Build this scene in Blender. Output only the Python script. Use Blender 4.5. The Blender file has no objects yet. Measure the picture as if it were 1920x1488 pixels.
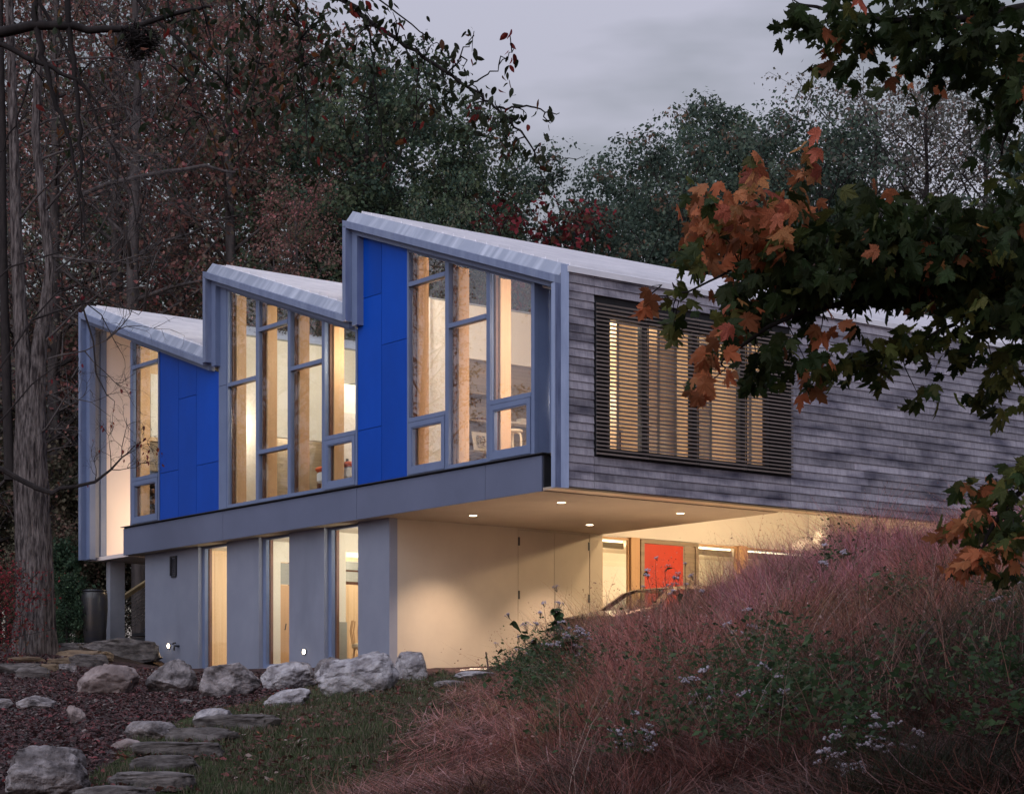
import bpy, bmesh, math, random
import numpy as np
from mathutils import Vector, Matrix, noise as mnoise

# ------------------------------------------------------------------ camera, sky, sun, exposure
S = bpy.context.scene
COL = S.collection
FPX, CXP, YH = 3888.0, 960.0, 1385.0          # focal length, centre and horizon of the photo in its own pixels
cd = bpy.data.cameras.new('camera')
cam = bpy.data.objects.new('camera', cd)
COL.objects.link(cam)
cam.location = (0, 0, 0)
cam.rotation_euler = (math.radians(90), 0, 0)
cd.sensor_width = 36.0
cd.lens = 36.0 * FPX / 1920.0
cd.shift_y = (YH - 744.0) / 1920.0
cd.clip_start, cd.clip_end = 0.3, 2000
S.camera = cam

SUN_EL, SUN_AZ = math.radians(32), math.radians(205)
W = bpy.data.worlds.new('World')
S.world = W
W.use_nodes = True
nt = W.node_tree
nt.nodes.clear()
def N(t, **k):
    n = nt.nodes.new(t)
    for a, b in k.items(): setattr(n, a, b)
    return n
out = N('ShaderNodeOutputWorld')
sky = N('ShaderNodeTexSky'); sky.sky_type = 'NISHITA'; sky.sun_disc = False
sky.sun_elevation = math.radians(2.0); sky.sun_rotation = SUN_AZ
bg1 = N('ShaderNodeBackground'); bg1.inputs[1].default_value = 0.05
nt.links.new(sky.outputs[0], bg1.inputs[0])
tc = N('ShaderNodeTexCoord')
sep = N('ShaderNodeSeparateXYZ'); nt.links.new(tc.outputs['Generated'], sep.inputs[0])
mp = N('ShaderNodeMapping'); mp.inputs['Scale'].default_value = (1.9, 1.9, 6.5); mp.inputs['Location'].default_value = (0.35, 0.2, 0.55)
nt.links.new(tc.outputs['Generated'], mp.inputs[0])
nz = N('ShaderNodeTexNoise'); nz.inputs['Scale'].default_value = 1.9; nz.inputs['Detail'].default_value = 5; nz.inputs['Roughness'].default_value = 0.5
nt.links.new(mp.outputs[0], nz.inputs[0])
ramp = N('ShaderNodeValToRGB')
ramp.color_ramp.elements[0].position = 0.40; ramp.color_ramp.elements[0].color = (0.145, 0.152, 0.187, 1)
ramp.color_ramp.elements[1].position = 0.58; ramp.color_ramp.elements[1].color = (0.345, 0.335, 0.42, 1)
nt.links.new(nz.outputs[0], ramp.inputs[0])
# overcast sky: the zenith is brighter than the horizon, as clouds lit from above are
mr = N('ShaderNodeMapRange'); mr.inputs[1].default_value = 0.30; mr.inputs[2].default_value = 1.0; mr.inputs[3].default_value = 1.0; mr.inputs[4].default_value = 1.9
nt.links.new(sep.outputs[2], mr.inputs[0])
bg2 = N('ShaderNodeBackground')
nt.links.new(ramp.outputs[0], bg2.inputs[0]); nt.links.new(mr.outputs[0], bg2.inputs[1])
add = N('ShaderNodeAddShader')
nt.links.new(bg1.outputs[0], add.inputs[0]); nt.links.new(bg2.outputs[0], add.inputs[1]); nt.links.new(add.outputs[0], out.inputs[0])

sd = bpy.data.lights.new('sun', 'SUN'); sd.energy = 1.5; sd.angle = math.radians(70); sd.color = (0.86, 0.90, 1.0)
so = bpy.data.objects.new('sun', sd); COL.objects.link(so)
sdir = Vector((math.sin(SUN_AZ) * math.cos(SUN_EL), math.cos(SUN_AZ) * math.cos(SUN_EL), math.sin(SUN_EL)))
so.rotation_euler = sdir.to_track_quat('Z', 'Y').to_euler()

S.view_settings.view_transform = 'Standard'; S.view_settings.look = 'None'
S.view_settings.exposure = 0.32; S.view_settings.gamma = 1.0; S.view_settings.use_curve_mapping = False
S.render.engine = 'CYCLES'
cy = S.cycles
cy.use_denoising = True
cy.max_bounces = 7; cy.diffuse_bounces = 4; cy.glossy_bounces = 3; cy.transmission_bounces = 4; cy.transparent_max_bounces = 14
cy.caustics_reflective = False; cy.caustics_refractive = False; cy.sample_clamp_indirect = 4.0
try: cy.denoiser = 'OPENIMAGEDENOISE'
except Exception: pass

random.seed(7)
RNG = np.random.default_rng(11)

# ------------------------------------------------------------------ helpers
def at(px, py, D):
    return Vector(((px - CXP) / FPX * D, D, (YH - py) / FPX * D))

def tag(o, label=None, cat=None, group=None, kind=None):
    if label: o['label'] = label
    if cat: o['category'] = cat
    if group: o['group'] = group
    if kind: o['kind'] = kind
    return o

def link(name, me, mat=None, parent=None):
    o = bpy.data.objects.new(name, me)
    COL.objects.link(o)
    if parent is not None: o.parent = parent
    if mat is not None and me is not None and len(me.materials) == 0: me.materials.append(mat)
    return o

def empty(name, loc=(0, 0, 0), rz=0.0):
    o = bpy.data.objects.new(name, None)
    COL.objects.link(o)
    o.location = loc; o.rotation_euler = (0, 0, rz); o.empty_display_size = 0.2
    return o

class MB:
    """collects boxes, prisms and tubes as one mesh"""
    def __init__(s): s.v = []; s.f = []; s.smooth = False
    def add(s, vs, fs):
        b = len(s.v); s.v += [tuple(p) for p in vs]; s.f += [tuple(i + b for i in f) for f in fs]; return s
    def box(s, x0, x1, y0, y1, z0, z1):
        return s.add([(x0,y0,z0),(x1,y0,z0),(x1,y1,z0),(x0,y1,z0),(x0,y0,z1),(x1,y0,z1),(x1,y1,z1),(x0,y1,z1)],
                     [(0,3,2,1),(4,5,6,7),(0,1,5,4),(1,2,6,5),(2,3,7,6),(3,0,4,7)])
    def prism(s, a, b):
        """two matching polygons joined by sides"""
        n = len(a)
        fs = [tuple(range(n))[::-1], tuple(range(n, 2*n))] + [(i, (i+1) % n, n + (i+1) % n, n + i) for i in range(n)]
        return s.add(list(a) + list(b), fs)
    def tube(s, pts, rad, sides=6, cap=True):
        pts = [Vector(p) for p in pts]; n = len(pts)
        if not hasattr(rad, '__len__'): rad = [rad] * n
        vs, fs = [], []
        prev = None
        for i, p in enumerate(pts):
            d = (pts[min(i+1, n-1)] - pts[max(i-1, 0)])
            if d.length < 1e-9: d = Vector((0, 0, 1))
            d.normalize()
            x = d.orthogonal().normalized() if prev is None else (prev - d * prev.dot(d))
            if x.length < 1e-6: x = d.orthogonal()
            x.normalize(); prev = x; y = d.cross(x)
            for k in range(sides):
                a = 2*math.pi*k/sides
                vs.append(p + (x*math.cos(a) + y*math.sin(a)) * rad[i])
        for i in range(n-1):
            for k in range(sides):
                a, b = i*sides+k, i*sides+(k+1) % sides
                fs.append((a, b, b+sides, a+sides))
        if cap: fs += [tuple(range(sides))[::-1], tuple(range((n-1)*sides, n*sides))]
        return s.add(vs, fs)
    def lathe(s, prof, seg=24, c=(0, 0, 0)):
        vs, fs = [], []
        n = len(prof)
        for r, z in prof:
            for k in range(seg):
                a = 2*math.pi*k/seg
                vs.append((c[0]+r*math.cos(a), c[1]+r*math.sin(a), c[2]+z))
        for i in range(n-1):
            for k in range(seg):
                a, b = i*seg+k, i*seg+(k+1) % seg
                fs.append((a, b, b+seg, a+seg))
        fs += [tuple(range(seg))[::-1], tuple(range((n-1)*seg, n*seg))]
        return s.add(vs, fs)
    def mesh(s, name, bevel=0.0, smooth=False):
        me = bpy.data.meshes.new(name)
        me.from_pydata(s.v, [], s.f)
        bm = bmesh.new(); bm.from_mesh(me)
        bmesh.ops.recalc_face_normals(bm, faces=bm.faces)
        if bevel > 0:
            bmesh.ops.bevel(bm, geom=list(bm.edges), offset=bevel, segments=1, affect='EDGES', clamp_overlap=True)
        bm.to_mesh(me); bm.free()
        if smooth: me.polygons.foreach_set('use_smooth', np.ones(len(me.polygons), dtype=bool))
        me.update()
        return me
    def build(s, name, mat, parent=None, bevel=0.0, smooth=False):
        return link(name, s.mesh(name, bevel, smooth), mat, parent)

def np_mesh(name, V, F, col=None, smooth=False):
    """V (n,3), F (m,k) all faces of the same size, col (m,3) per face"""
    me = bpy.data.meshes.new(name)
    V = np.asarray(V, np.float32); F = np.asarray(F, np.int32)
    m, k = F.shape
    me.vertices.add(len(V)); me.vertices.foreach_set('co', V.ravel())
    me.loops.add(m*k); me.loops.foreach_set('vertex_index', F.ravel())
    me.polygons.add(m); me.polygons.foreach_set('loop_start', np.arange(0, m*k, k, dtype=np.int32))
    if smooth: me.polygons.foreach_set('use_smooth', np.ones(m, dtype=bool))
    me.update(calc_edges=True)
    if col is not None:
        a = me.attributes.new('tint', 'FLOAT_COLOR', 'FACE')
        c = np.ones((m, 4), np.float32); c[:, :3] = col
        a.data.foreach_set('color', c.ravel())
    return me

# ------------------------------------------------------------------ materials
def new_mat(name):
    m = bpy.data.materials.new(name); m.use_nodes = True
    t = m.node_tree; t.nodes.clear()
    o = t.nodes.new('ShaderNodeOutputMaterial')
    return m, t, o

def M(name, c1, c2=None, rough=0.6, metal=0.0, scale=4.0, stretch=(1, 1, 1), detail=6, bump=0.0, bscale=None, lo=0.35, hi=0.65,
      rnd=0.0, spec=0.5, stain=None, stain_scale=1.2, stain_stretch=(1, 1, 1), stain_lo=.5, stain_hi=.7, coat=0.0):
    m, t, o = new_mat(name)
    L = t.links.new
    b = t.nodes.new('ShaderNodeBsdfPrincipled')
    b.inputs['Roughness'].default_value = rough; b.inputs['Metallic'].default_value = metal
    b.inputs['Specular IOR Level'].default_value = spec
    if coat: b.inputs['Coat Weight'].default_value = coat
    c2 = c2 or tuple(x*0.75 for x in c1)
    tcn = t.nodes.new('ShaderNodeTexCoord')
    mpn = t.nodes.new('ShaderNodeMapping'); mpn.inputs['Scale'].default_value = stretch
    L(tcn.outputs['Object'], mpn.inputs[0])
    vec = mpn.outputs[0]
    oi = None
    if rnd:
        oi = t.nodes.new('ShaderNodeObjectInfo')
        va = t.nodes.new('ShaderNodeVectorMath'); va.operation = 'ADD'
        vm = t.nodes.new('ShaderNodeVectorMath'); vm.operation = 'SCALE'
        cb = t.nodes.new('ShaderNodeCombineXYZ')
        for i in range(3): L(oi.outputs['Random'], cb.inputs[i])
        L(cb.outputs[0], vm.inputs[0]); vm.inputs['Scale'].default_value = 37.0
        L(vec, va.inputs[0]); L(vm.outputs[0], va.inputs[1]); vec = va.outputs[0]
    n = t.nodes.new('ShaderNodeTexNoise'); n.inputs['Scale'].default_value = scale; n.inputs['Detail'].default_value = detail
    n.inputs['Roughness'].default_value = 0.6
    L(vec, n.inputs[0])
    r = t.nodes.new('ShaderNodeValToRGB')
    r.color_ramp.elements[0].position = lo; r.color_ramp.elements[0].color = (*c1, 1)
    r.color_ramp.elements[1].position = hi; r.color_ramp.elements[1].color = (*c2, 1)
    L(n.outputs[0], r.inputs[0])
    cc = r.outputs[0]
    if stain:
        mp2 = t.nodes.new('ShaderNodeMapping'); mp2.inputs['Scale'].default_value = stain_stretch
        L(tcn.outputs['Object'], mp2.inputs[0])
        n2 = t.nodes.new('ShaderNodeTexNoise'); n2.inputs['Scale'].default_value = stain_scale; n2.inputs['Detail'].default_value = 5
        L(mp2.outputs[0], n2.inputs[0])
        r2 = t.nodes.new('ShaderNodeMapRange'); r2.inputs[1].default_value = stain_lo; r2.inputs[2].default_value = stain_hi
        L(n2.outputs[0], r2.inputs[0])
        mx = t.nodes.new('ShaderNodeMix'); mx.data_type = 'RGBA'
        L(r2.outputs[0], mx.inputs['Factor']); L(cc, mx.inputs['A']); mx.inputs['B'].default_value = (*stain, 1)
        cc = mx.outputs['Result']
    if rnd:
        hv = t.nodes.new('ShaderNodeHueSaturation')
        m2 = t.nodes.new('ShaderNodeMapRange'); m2.inputs[3].default_value = 1-rnd; m2.inputs[4].default_value = 1+rnd
        L(oi.outputs['Random'], m2.inputs[0]); L(m2.outputs[0], hv.inputs['Value']); L(cc, hv.inputs['Color'])
        cc = hv.outputs[0]
    L(cc, b.inputs['Base Color'])
    if bump:
        bn = t.nodes.new('ShaderNodeBump'); bn.inputs['Strength'].default_value = min(bump, 1.0); bn.inputs['Distance'].default_value = 0.03 if bump < .9 else 0.09
        if bscale:
            n3 = t.nodes.new('ShaderNodeTexNoise'); n3.inputs['Scale'].default_value = bscale; n3.inputs['Detail'].default_value = 6
            L(vec, n3.inputs[0]); L(n3.outputs[0], bn.inputs['Height'])
        else: L(n.outputs[0], bn.inputs['Height'])
        L(bn.outputs[0], b.inputs['Normal'])
    L(b.outputs[0], o.inputs[0])
    return m

def M_leaf(name, trans=0.3, rough=0.6, tint=None, gloss=0.02):
    """foliage coloured by its per-face tint, a little translucent"""
    m, t, o = new_mat(name); L = t.links.new
    if tint is None:
        a = t.nodes.new('ShaderNodeAttribute'); a.attribute_name = 'tint'; c = a.outputs['Color']
    else:
        oi = t.nodes.new('ShaderNodeObjectInfo')
        hv = t.nodes.new('ShaderNodeHueSaturation'); hv.inputs['Color'].default_value = (*tint, 1)
        m1 = t.nodes.new('ShaderNodeMapRange'); m1.inputs[3].default_value = 0.55; m1.inputs[4].default_value = 1.4
        m2 = t.nodes.new('ShaderNodeMapRange'); m2.inputs[3].default_value = 0.475; m2.inputs[4].default_value = 0.525
        mm = t.nodes.new('ShaderNodeMath'); mm.operation = 'FRACT'
        mk = t.nodes.new('ShaderNodeMath'); mk.operation = 'MULTIPLY'; mk.inputs[1].default_value = 7.13
        L(oi.outputs['Random'], m1.inputs[0]); L(oi.outputs['Random'], mk.inputs[0]); L(mk.outputs[0], mm.inputs[0]); L(mm.outputs[0], m2.inputs[0])
        L(m1.outputs[0], hv.inputs['Value']); L(m2.outputs[0], hv.inputs['Hue'])
        tcn = t.nodes.new('ShaderNodeTexCoord')
        nn = t.nodes.new('ShaderNodeTexNoise'); nn.inputs['Scale'].default_value = 14; nn.inputs['Detail'].default_value = 4
        L(tcn.outputs['Object'], nn.inputs[0])
        rr = t.nodes.new('ShaderNodeMapRange'); rr.inputs[1].default_value = .35; rr.inputs[2].default_value = .7; rr.inputs[3].default_value = .65; rr.inputs[4].default_value = 1.25
        L(nn.outputs[0], rr.inputs[0])
        mv = t.nodes.new('ShaderNodeVectorMath'); mv.operation = 'SCALE'
        L(hv.outputs[0], mv.inputs[0]); L(rr.outputs[0], mv.inputs['Scale'])
        c = mv.outputs[0]
    d = t.nodes.new('ShaderNodeBsdfPrincipled'); d.inputs['Roughness'].default_value = rough; d.inputs['Specular IOR Level'].default_value = gloss*10
    tr = t.nodes.new('ShaderNodeBsdfTranslucent'); mx = t.nodes.new('ShaderNodeMixShader'); mx.inputs[0].default_value = trans
    L(c, d.inputs['Base Color']); L(c, tr.inputs[0]); L(d.outputs[0], mx.inputs[1]); L(tr.outputs[0], mx.inputs[2]); L(mx.outputs[0], o.inputs[0])
    return m

def M_glass(name, refl=1.0, tint=(0.93, 0.95, 0.95)):
    m, t, o = new_mat(name); L = t.links.new
    tr = t.nodes.new('ShaderNodeBsdfTransparent'); tr.inputs[0].default_value = (*tint, 1)
    g = t.nodes.new('ShaderNodeBsdfGlossy'); g.inputs['Roughness'].default_value = 0.01; g.inputs[0].default_value = (1, 1, 1, 1)
    # Schlick reflectance that is the same from both faces of the pane
    ge = t.nodes.new('ShaderNodeNewGeometry')
    dt = t.nodes.new('ShaderNodeVectorMath'); dt.operation = 'DOT_PRODUCT'
    L(ge.outputs['Incoming'], dt.inputs[0]); L(ge.outputs['Normal'], dt.inputs[1])
    def mth(op, a, b=None):
        n = t.nodes.new('ShaderNodeMath'); n.operation = op
        for i, q in enumerate((a, b)):
            if q is None: continue
            if hasattr(q, 'is_output'): L(q, n.inputs[i])
            else: n.inputs[i].default_value = q
        return n.outputs[0]
    f5 = mth('POWER', mth('SUBTRACT', 1.0, mth('ABSOLUTE', dt.outputs['Value'])), 5.0)
    fr = mth('MULTIPLY', mth('ADD', mth('MULTIPLY', f5, .95), .045), refl)
    mx = t.nodes.new('ShaderNodeMixShader')
    L(fr, mx.inputs[0]); L(tr.outputs[0], mx.inputs[1]); L(g.outputs[0], mx.inputs[2]); L(mx.outputs[0], o.inputs[0])
    return m

def M_emit(name, c, s):
    m, t, o = new_mat(name)
    e = t.nodes.new('ShaderNodeEmission'); e.inputs[0].default_value = (*c, 1); e.inputs[1].default_value = s
    t.links.new(e.outputs[0], o.inputs[0]); return m

WARM = (1.0, 0.73, 0.42)
WARM_ROOM = (1.0, .87, .69)
mt = dict(
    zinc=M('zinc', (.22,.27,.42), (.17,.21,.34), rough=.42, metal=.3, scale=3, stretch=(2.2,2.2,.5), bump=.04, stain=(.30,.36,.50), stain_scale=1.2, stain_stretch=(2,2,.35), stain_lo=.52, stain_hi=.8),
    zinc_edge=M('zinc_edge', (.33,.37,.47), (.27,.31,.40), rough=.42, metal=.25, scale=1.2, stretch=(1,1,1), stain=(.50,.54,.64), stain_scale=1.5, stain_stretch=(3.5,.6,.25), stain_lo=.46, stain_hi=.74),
    roof=M('roof_metal', (.84,.83,.88), (.70,.70,.76), rough=.5, metal=.1, scale=2.5, stretch=(3,.5,1)),
    alu=M('window_metal', (.15,.195,.325), (.13,.17,.29), rough=.45, scale=2, spec=.4),
    fascia=M('fascia_metal', (.125,.145,.225), (.11,.128,.20), rough=.5, scale=.8, spec=.35),
    dark_metal=M('dark_metal', (.02,.021,.027), (.03,.03,.036), rough=.5),
    blue=M('blue_panel', (.0015,.062,.43), (.0015,.052,.36), rough=.38, scale=.9, stretch=(1,1,.5), detail=8, spec=.2, rnd=.10),
    plank=M('cedar', (.375,.355,.405), (.255,.24,.285), rough=.85, scale=3.0, stretch=(4,4.5,.55), detail=9, lo=.34, hi=.68, bump=.35, bscale=9, rnd=.28, spec=.2, stain=(.075,.072,.105), stain_scale=1.5, stain_stretch=(2,.62,1.9), stain_lo=.44, stain_hi=.70),
    membrane=M('membrane', (.012,.011,.014), rough=.9),
    slat=M('screen_slat', (.19,.155,.14), (.14,.115,.108), rough=.8, stretch=(1,.6,8), scale=6, rnd=.15, spec=.2),
    stucco=M('stucco', (.225,.245,.315), (.20,.217,.285), rough=.9, scale=1.4, detail=8, bump=.06, bscale=60, spec=.2, stain=(.165,.18,.235), stain_scale=.8, stain_stretch=(1,1,.4), stain_lo=.55, stain_hi=.8),
    soffit=M('soffit', (.44,.38,.31), (.40,.345,.28), rough=.85, scale=1.2, spec=.2),
    white=M('white_wall', (.80,.775,.71), (.77,.745,.68), rough=.8, scale=.8, spec=.2),
    pink_white=M('end_panel', (.72,.64,.62), (.68,.60,.59), rough=.7, scale=.5, spec=.3),
    ceiling=M('ceiling', (.66,.62,.58), (.62,.58,.55), rough=.9, scale=.8, spec=.2),
    fir=M('fir', (.58,.36,.19), (.50,.295,.15), rough=.55, scale=2.2, stretch=(14,14,.25), lo=.3, hi=.7, rnd=.08),
    fir_pale=M('fir_pale', (.72,.53,.34), (.63,.44,.26), rough=.55, scale=1.6, stretch=(12,12,.35), lo=.3, hi=.7, rnd=.1),
    shelf=M('shelf_wood', (.28,.22,.16), (.20,.155,.11), rough=.6, scale=2, stretch=(1,.5,10)),
    floor_wood=M('floor_wood', (.38,.23,.12), (.28,.16,.08), rough=.4, scale=2, stretch=(8,.6,1)),
    copper=M('copper_trim', (.52,.42,.33), (.60,.52,.44), rough=.48, metal=.6, scale=1.5, stretch=(1,1.2,1)),
    red=M('red_door', (.50,.045,.02), (.44,.038,.018), rough=.45, scale=1.5),
    urn=M('urn_glaze', (.018,.02,.03), (.03,.026,.022), rough=.35, scale=2, stretch=(1,1,5), spec=.5),
    concrete=M('pier', (.24,.25,.30), (.2,.21,.25), rough=.85, scale=2),
    handrail=M('handrail', (.5,.4,.22), (.4,.31,.16), rough=.5, scale=3),
    wire=M('steel_wire', (.3,.29,.27), rough=.35, metal=.7),
    bark=M('bark', (.17,.147,.145), (.032,.026,.027), rough=.95, scale=5.5, stretch=(3.2,3.2,.5), lo=.36, hi=.62, bump=1.0, bscale=9, spec=.1),
    bark_dark=M('bark_dark', (.02,.017,.018), (.035,.03,.03), rough=.9, scale=6, stretch=(2,2,.5), spec=.1),
    bark_grey=M('bark_grey', (.095,.083,.083), (.04,.035,.036), rough=.9, scale=3, stretch=(2,2,.4), spec=.1),
    rock=M('rock', (.33,.30,.31), (.10,.088,.092), rough=.9, scale=4.0, detail=12, lo=.36, hi=.62, bump=1.0, bscale=9, rnd=.14, spec=.15, stain=(.05,.043,.045), stain_scale=3.0, stain_stretch=(1,1,2.4), stain_lo=.52, stain_hi=.66),
    rock_pink=M('rock_pink', (.36,.30,.295), (.13,.10,.10), rough=.9, scale=3, detail=10, lo=.33, hi=.68, bump=.7, bscale=12, rnd=.12, spec=.2, stain=(.07,.05,.05), stain_scale=2.0, stain_lo=.54, stain_hi=.7),
    rock_pale=M('rock_pale', (.47,.45,.475), (.19,.175,.19), rough=.9, scale=4.0, detail=12, lo=.36, hi=.64, bump=1.0, bscale=9, rnd=.08, spec=.15, stain=(.08,.07,.075), stain_scale=3.6, stain_stretch=(1,1,2.4), stain_lo=.54, stain_hi=.66),
    slab=M('slab_stone', (.17,.152,.150), (.042,.036,.037), rough=.92, scale=4.5, detail=9, bump=.6, bscale=14, rnd=.2, spec=.2, stretch=(1,1,3)),
    slab_tan=M('slab_tan', (.22,.155,.10), (.10,.07,.05), rough=.9, scale=4, detail=8, bump=.5, bscale=14, stretch=(1,1,3), rnd=.15),
    stalk=M('stalk', (.05,.035,.035), (.09,.06,.055), rough=.9),
    stem=M('stem_green', (.045,.05,.03), (.07,.05,.04), rough=.8),
    tint=M_leaf('leaf_tint', .42),
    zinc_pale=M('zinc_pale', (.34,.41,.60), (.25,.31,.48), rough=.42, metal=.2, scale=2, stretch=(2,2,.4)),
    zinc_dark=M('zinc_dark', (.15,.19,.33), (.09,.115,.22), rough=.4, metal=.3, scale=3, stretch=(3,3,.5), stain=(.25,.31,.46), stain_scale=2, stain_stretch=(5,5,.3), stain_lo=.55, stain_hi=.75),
    tint_flat=M_leaf('litter_tint', .18),
    maple_g=M_leaf('maple_green', .30, tint=(.032,.05,.016)),
    maple_y=M_leaf('maple_yellow', .35, tint=(.105,.118,.032)),
    maple_o=M_leaf('maple_orange', .32, tint=(.42,.155,.07)),
    maple_r=M_leaf('maple_red', .32, tint=(.30,.03,.03)),
    ov_g=M_leaf('dogwood_green', .25, tint=(.028,.036,.018)),
    ov_r=M_leaf('dogwood_red', .35, tint=(.16,.022,.018)),
    ov_o=M_leaf('dogwood_orange', .35, tint=(.13,.055,.02)),
    aster_leaf=M_leaf('aster_leaf', .3, tint=(.05,.085,.035)),
    bramble=M_leaf('bramble_leaf', .3, tint=(.045,.095,.035)),
    flower=M('flower_head', (.46,.42,.50), (.30,.27,.33), rough=.9, scale=30),
    glass=M_glass('window_glass', 1.0),
    glass_hi=M_glass('window_glass_coated', 2.3, (.94,.93,.94)),
    car=M('car_paint', (.10,.065,.04), (.085,.055,.035), rough=.3, metal=.4, coat=.4, scale=1),
    rubber=M('rubber', (.015,.015,.015), rough=.8),
    rim=M('wheel_rim', (.35,.35,.36), rough=.35, metal=.8),
    downlight=M_emit('downlight_glow', (1.0,.82,.58), 9.0),
    wall_light=M_emit('wall_light_glow', (1.0,.80,.52), 22.0),
    strip_light=M_emit('strip_glow', (1.0,.82,.55), 5.0),
    orange=M('orange_cushion', (.62,.11,.03), (.5,.08,.02), rough=.8),
    paper=M('paper', (.7,.64,.52), (.66,.6,.48), rough=.8),
    ink=M('print', (.5,.44,.36), (.08,.07,.06), rough=.8, scale=26, detail=3, lo=.44, hi=.56),
    birch=M('birch_stool', (.72,.6,.4), (.66,.53,.34), rough=.5),
    dark_wood=M('dark_wood', (.13,.05,.03), (.09,.035,.02), rough=.6),
    log=M('log', (.14,.065,.035), (.06,.028,.016), rough=.85, scale=8, rnd=.3),
    mesh_grey=M('blind_grey', (.34,.35,.33), (.28,.29,.28), rough=.8, stretch=(1,1,20), scale=3),
    gravel=M('gravel_stone', (.26,.25,.27), (.17,.165,.18), rough=.9, rnd=.3),
)

# ------------------------------------------------------------------ house frame of reference: u along the glazed front (to the left), v along the cedar side, z up
LD = Vector((-2010.0 - CXP, FPX, 0)).normalized()
RD = Vector((LD.y, -LD.x, 0))
C0 = Vector(((1040 - CXP) / FPX * 37.2, 37.2, 0))
ROT = math.atan2(RD.y, RD.x) - math.pi/2
def hw(u, v, z): return C0 + LD*u + RD*v + Vector((0, 0, z))
class HB(MB):
    """mesh in house coordinates: give (u,v,z)"""
    def ubox(s, u0, u1, v0, v1, z0, z1): return s.box(-u1, -u0, v0, v1, z0, z1)
    def uprism(s, a, b): return s.prism([(-p[0], p[1], p[2]) for p in a], [(-p[0], p[1], p[2]) for p in b])
    def usect(s, poly, v0, v1):
        """polygon in (u,z) extruded along v"""
        return s.uprism([(u, v0, z) for u, z in poly], [(u, v1, z) for u, z in poly])
    def utube(s, pts, r, sides=6): return s.tube([(-p[0], p[1], p[2]) for p in pts], r, sides)

# ------------------------------------------------------------------ terrain
TP = [  # (photo x, photo y, distance): where the ground lies
 (80,1490,19),(300,1490,19.3),(520,1490,19.5),(760,1490,18.5),(900,1490,17),(1200,1490,14.5),(1500,1490,12.5),(1750,1490,11.5),(1910,1490,11),
 (-150,1490,19),(60,1430,22),(300,1420,22.2),(560,1420,22.5),(800,1420,21),(1000,1420,19),
 (60,1370,26),(300,1370,25.5),(520,1370,25.5),(760,1370,24.5),(950,1360,23),
 (40,1320,32),(200,1320,31.5),(400,1320,31),(600,1325,30),(800,1315,30),(900,1310,28.5),
 (200,1290,37.5),(420,1295,36.5),(660,1292,35.8),(830,1282,36),
 (60,1255,41),(-200,1240,44),(150,1245,43),(280,1252,45),(420,1258,43.5),(560,1256,42),(700,1257,40.5),(860,1262,38.5),(940,1256,40),
 (160,1210,50),(250,1214,52),(40,1215,47),
 (1910,1360,13),(1700,1380,13.5),(1450,1380,15),(1200,1400,17.5),
 (1910,1250,16.5),(1700,1260,17),(1450,1280,18.5),(1250,1310,21),(1080,1340,22.5),
 (1910,1140,21),(1700,1150,21.5),(1500,1170,23),(1300,1210,26),(1150,1245,28),(1040,1290,30),
 (1910,1050,26),(1750,1050,26.5),(1600,1065,27.5),(1450,1105,29.5),(1330,1140,31),(1200,1175,33),(1100,1210,34.5),(1010,1252,36.5),
 (1910,1030,29),(1750,1025,30),(1600,1045,31),
]
def _pt(px, py, D):
    p = at(px, py, D); return (p.x, p.y, p.z)
ctrl = [_pt(*t) for t in TP]
ctrl += [(0,0,-1.6),(-6,0,-1.6),(6,0,-1.3),(0,7,-1.15),(-6,10,-1.1),(6,8,-.5),(12,20,1.4),(14,30,2.2),(-16,25,.0),(-20,40,1.6),(0,-15,-2.2),(-25,10,-1.2),(20,5,.2)]
# driveway behind the mound, ground under and behind the house
for u, v, z in [(3,3,1.6),(5.5,1.5,1.45),(5.8,5,1.6),(2,6,1.75),(4,9,1.8),(3,14,2.0),(0,2,1.7),(-1,8,2.2),(16.95,.45,2.12),(16.2,.4,1.9),(15.2,.4,1.66),(14,.3,1.58),(12.4,.3,1.55),(11,.3,1.53),(9.3,.3,1.52),(8,.3,1.5),(6.4,.3,1.47),(10,8,1.3),(16,8,1.8),(20,6,2.3),(19.5,0.5,2.15),(10,25,2.2),(25,12,2.6),(0,30,2.6),(-15,20,2.6)]:
    p = hw(u, v, z); ctrl.append((p.x, p.y, p.z))
for x, y, z in [(-60,60,3.5),(60,60,3.5),(0,110,4),(-100,120,5),(100,120,5),(-60,10,-1),(60,10,1),(0,-60,-2.5),(-110,0,-1),(110,0,1),(0,240,6),(-220,200,6),(220,200,6)]:
    ctrl.append((x, y, z))
ctrl = np.array(ctrl)
def _phi(r2): return np.sqrt(r2 + 1.0)
_d2 = ((ctrl[:, None, :2] - ctrl[None, :, :2])**2).sum(-1)
_n = len(ctrl)
_A = np.zeros((_n+3, _n+3)); _A[:_n, :_n] = _phi(_d2) - 0.06*np.eye(_n)
_A[:_n, _n] = 1; _A[:_n, _n+1:] = ctrl[:, :2]; _A[_n, :_n] = 1; _A[_n+1:, :_n] = ctrl[:, :2].T
_w = np.linalg.solve(_A, np.concatenate([ctrl[:, 2], np.zeros(3)]))
_C0 = np.array([C0.x, C0.y]); _LD = np.array([LD.x, LD.y]); _RD = np.array([RD.x, RD.y])
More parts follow.
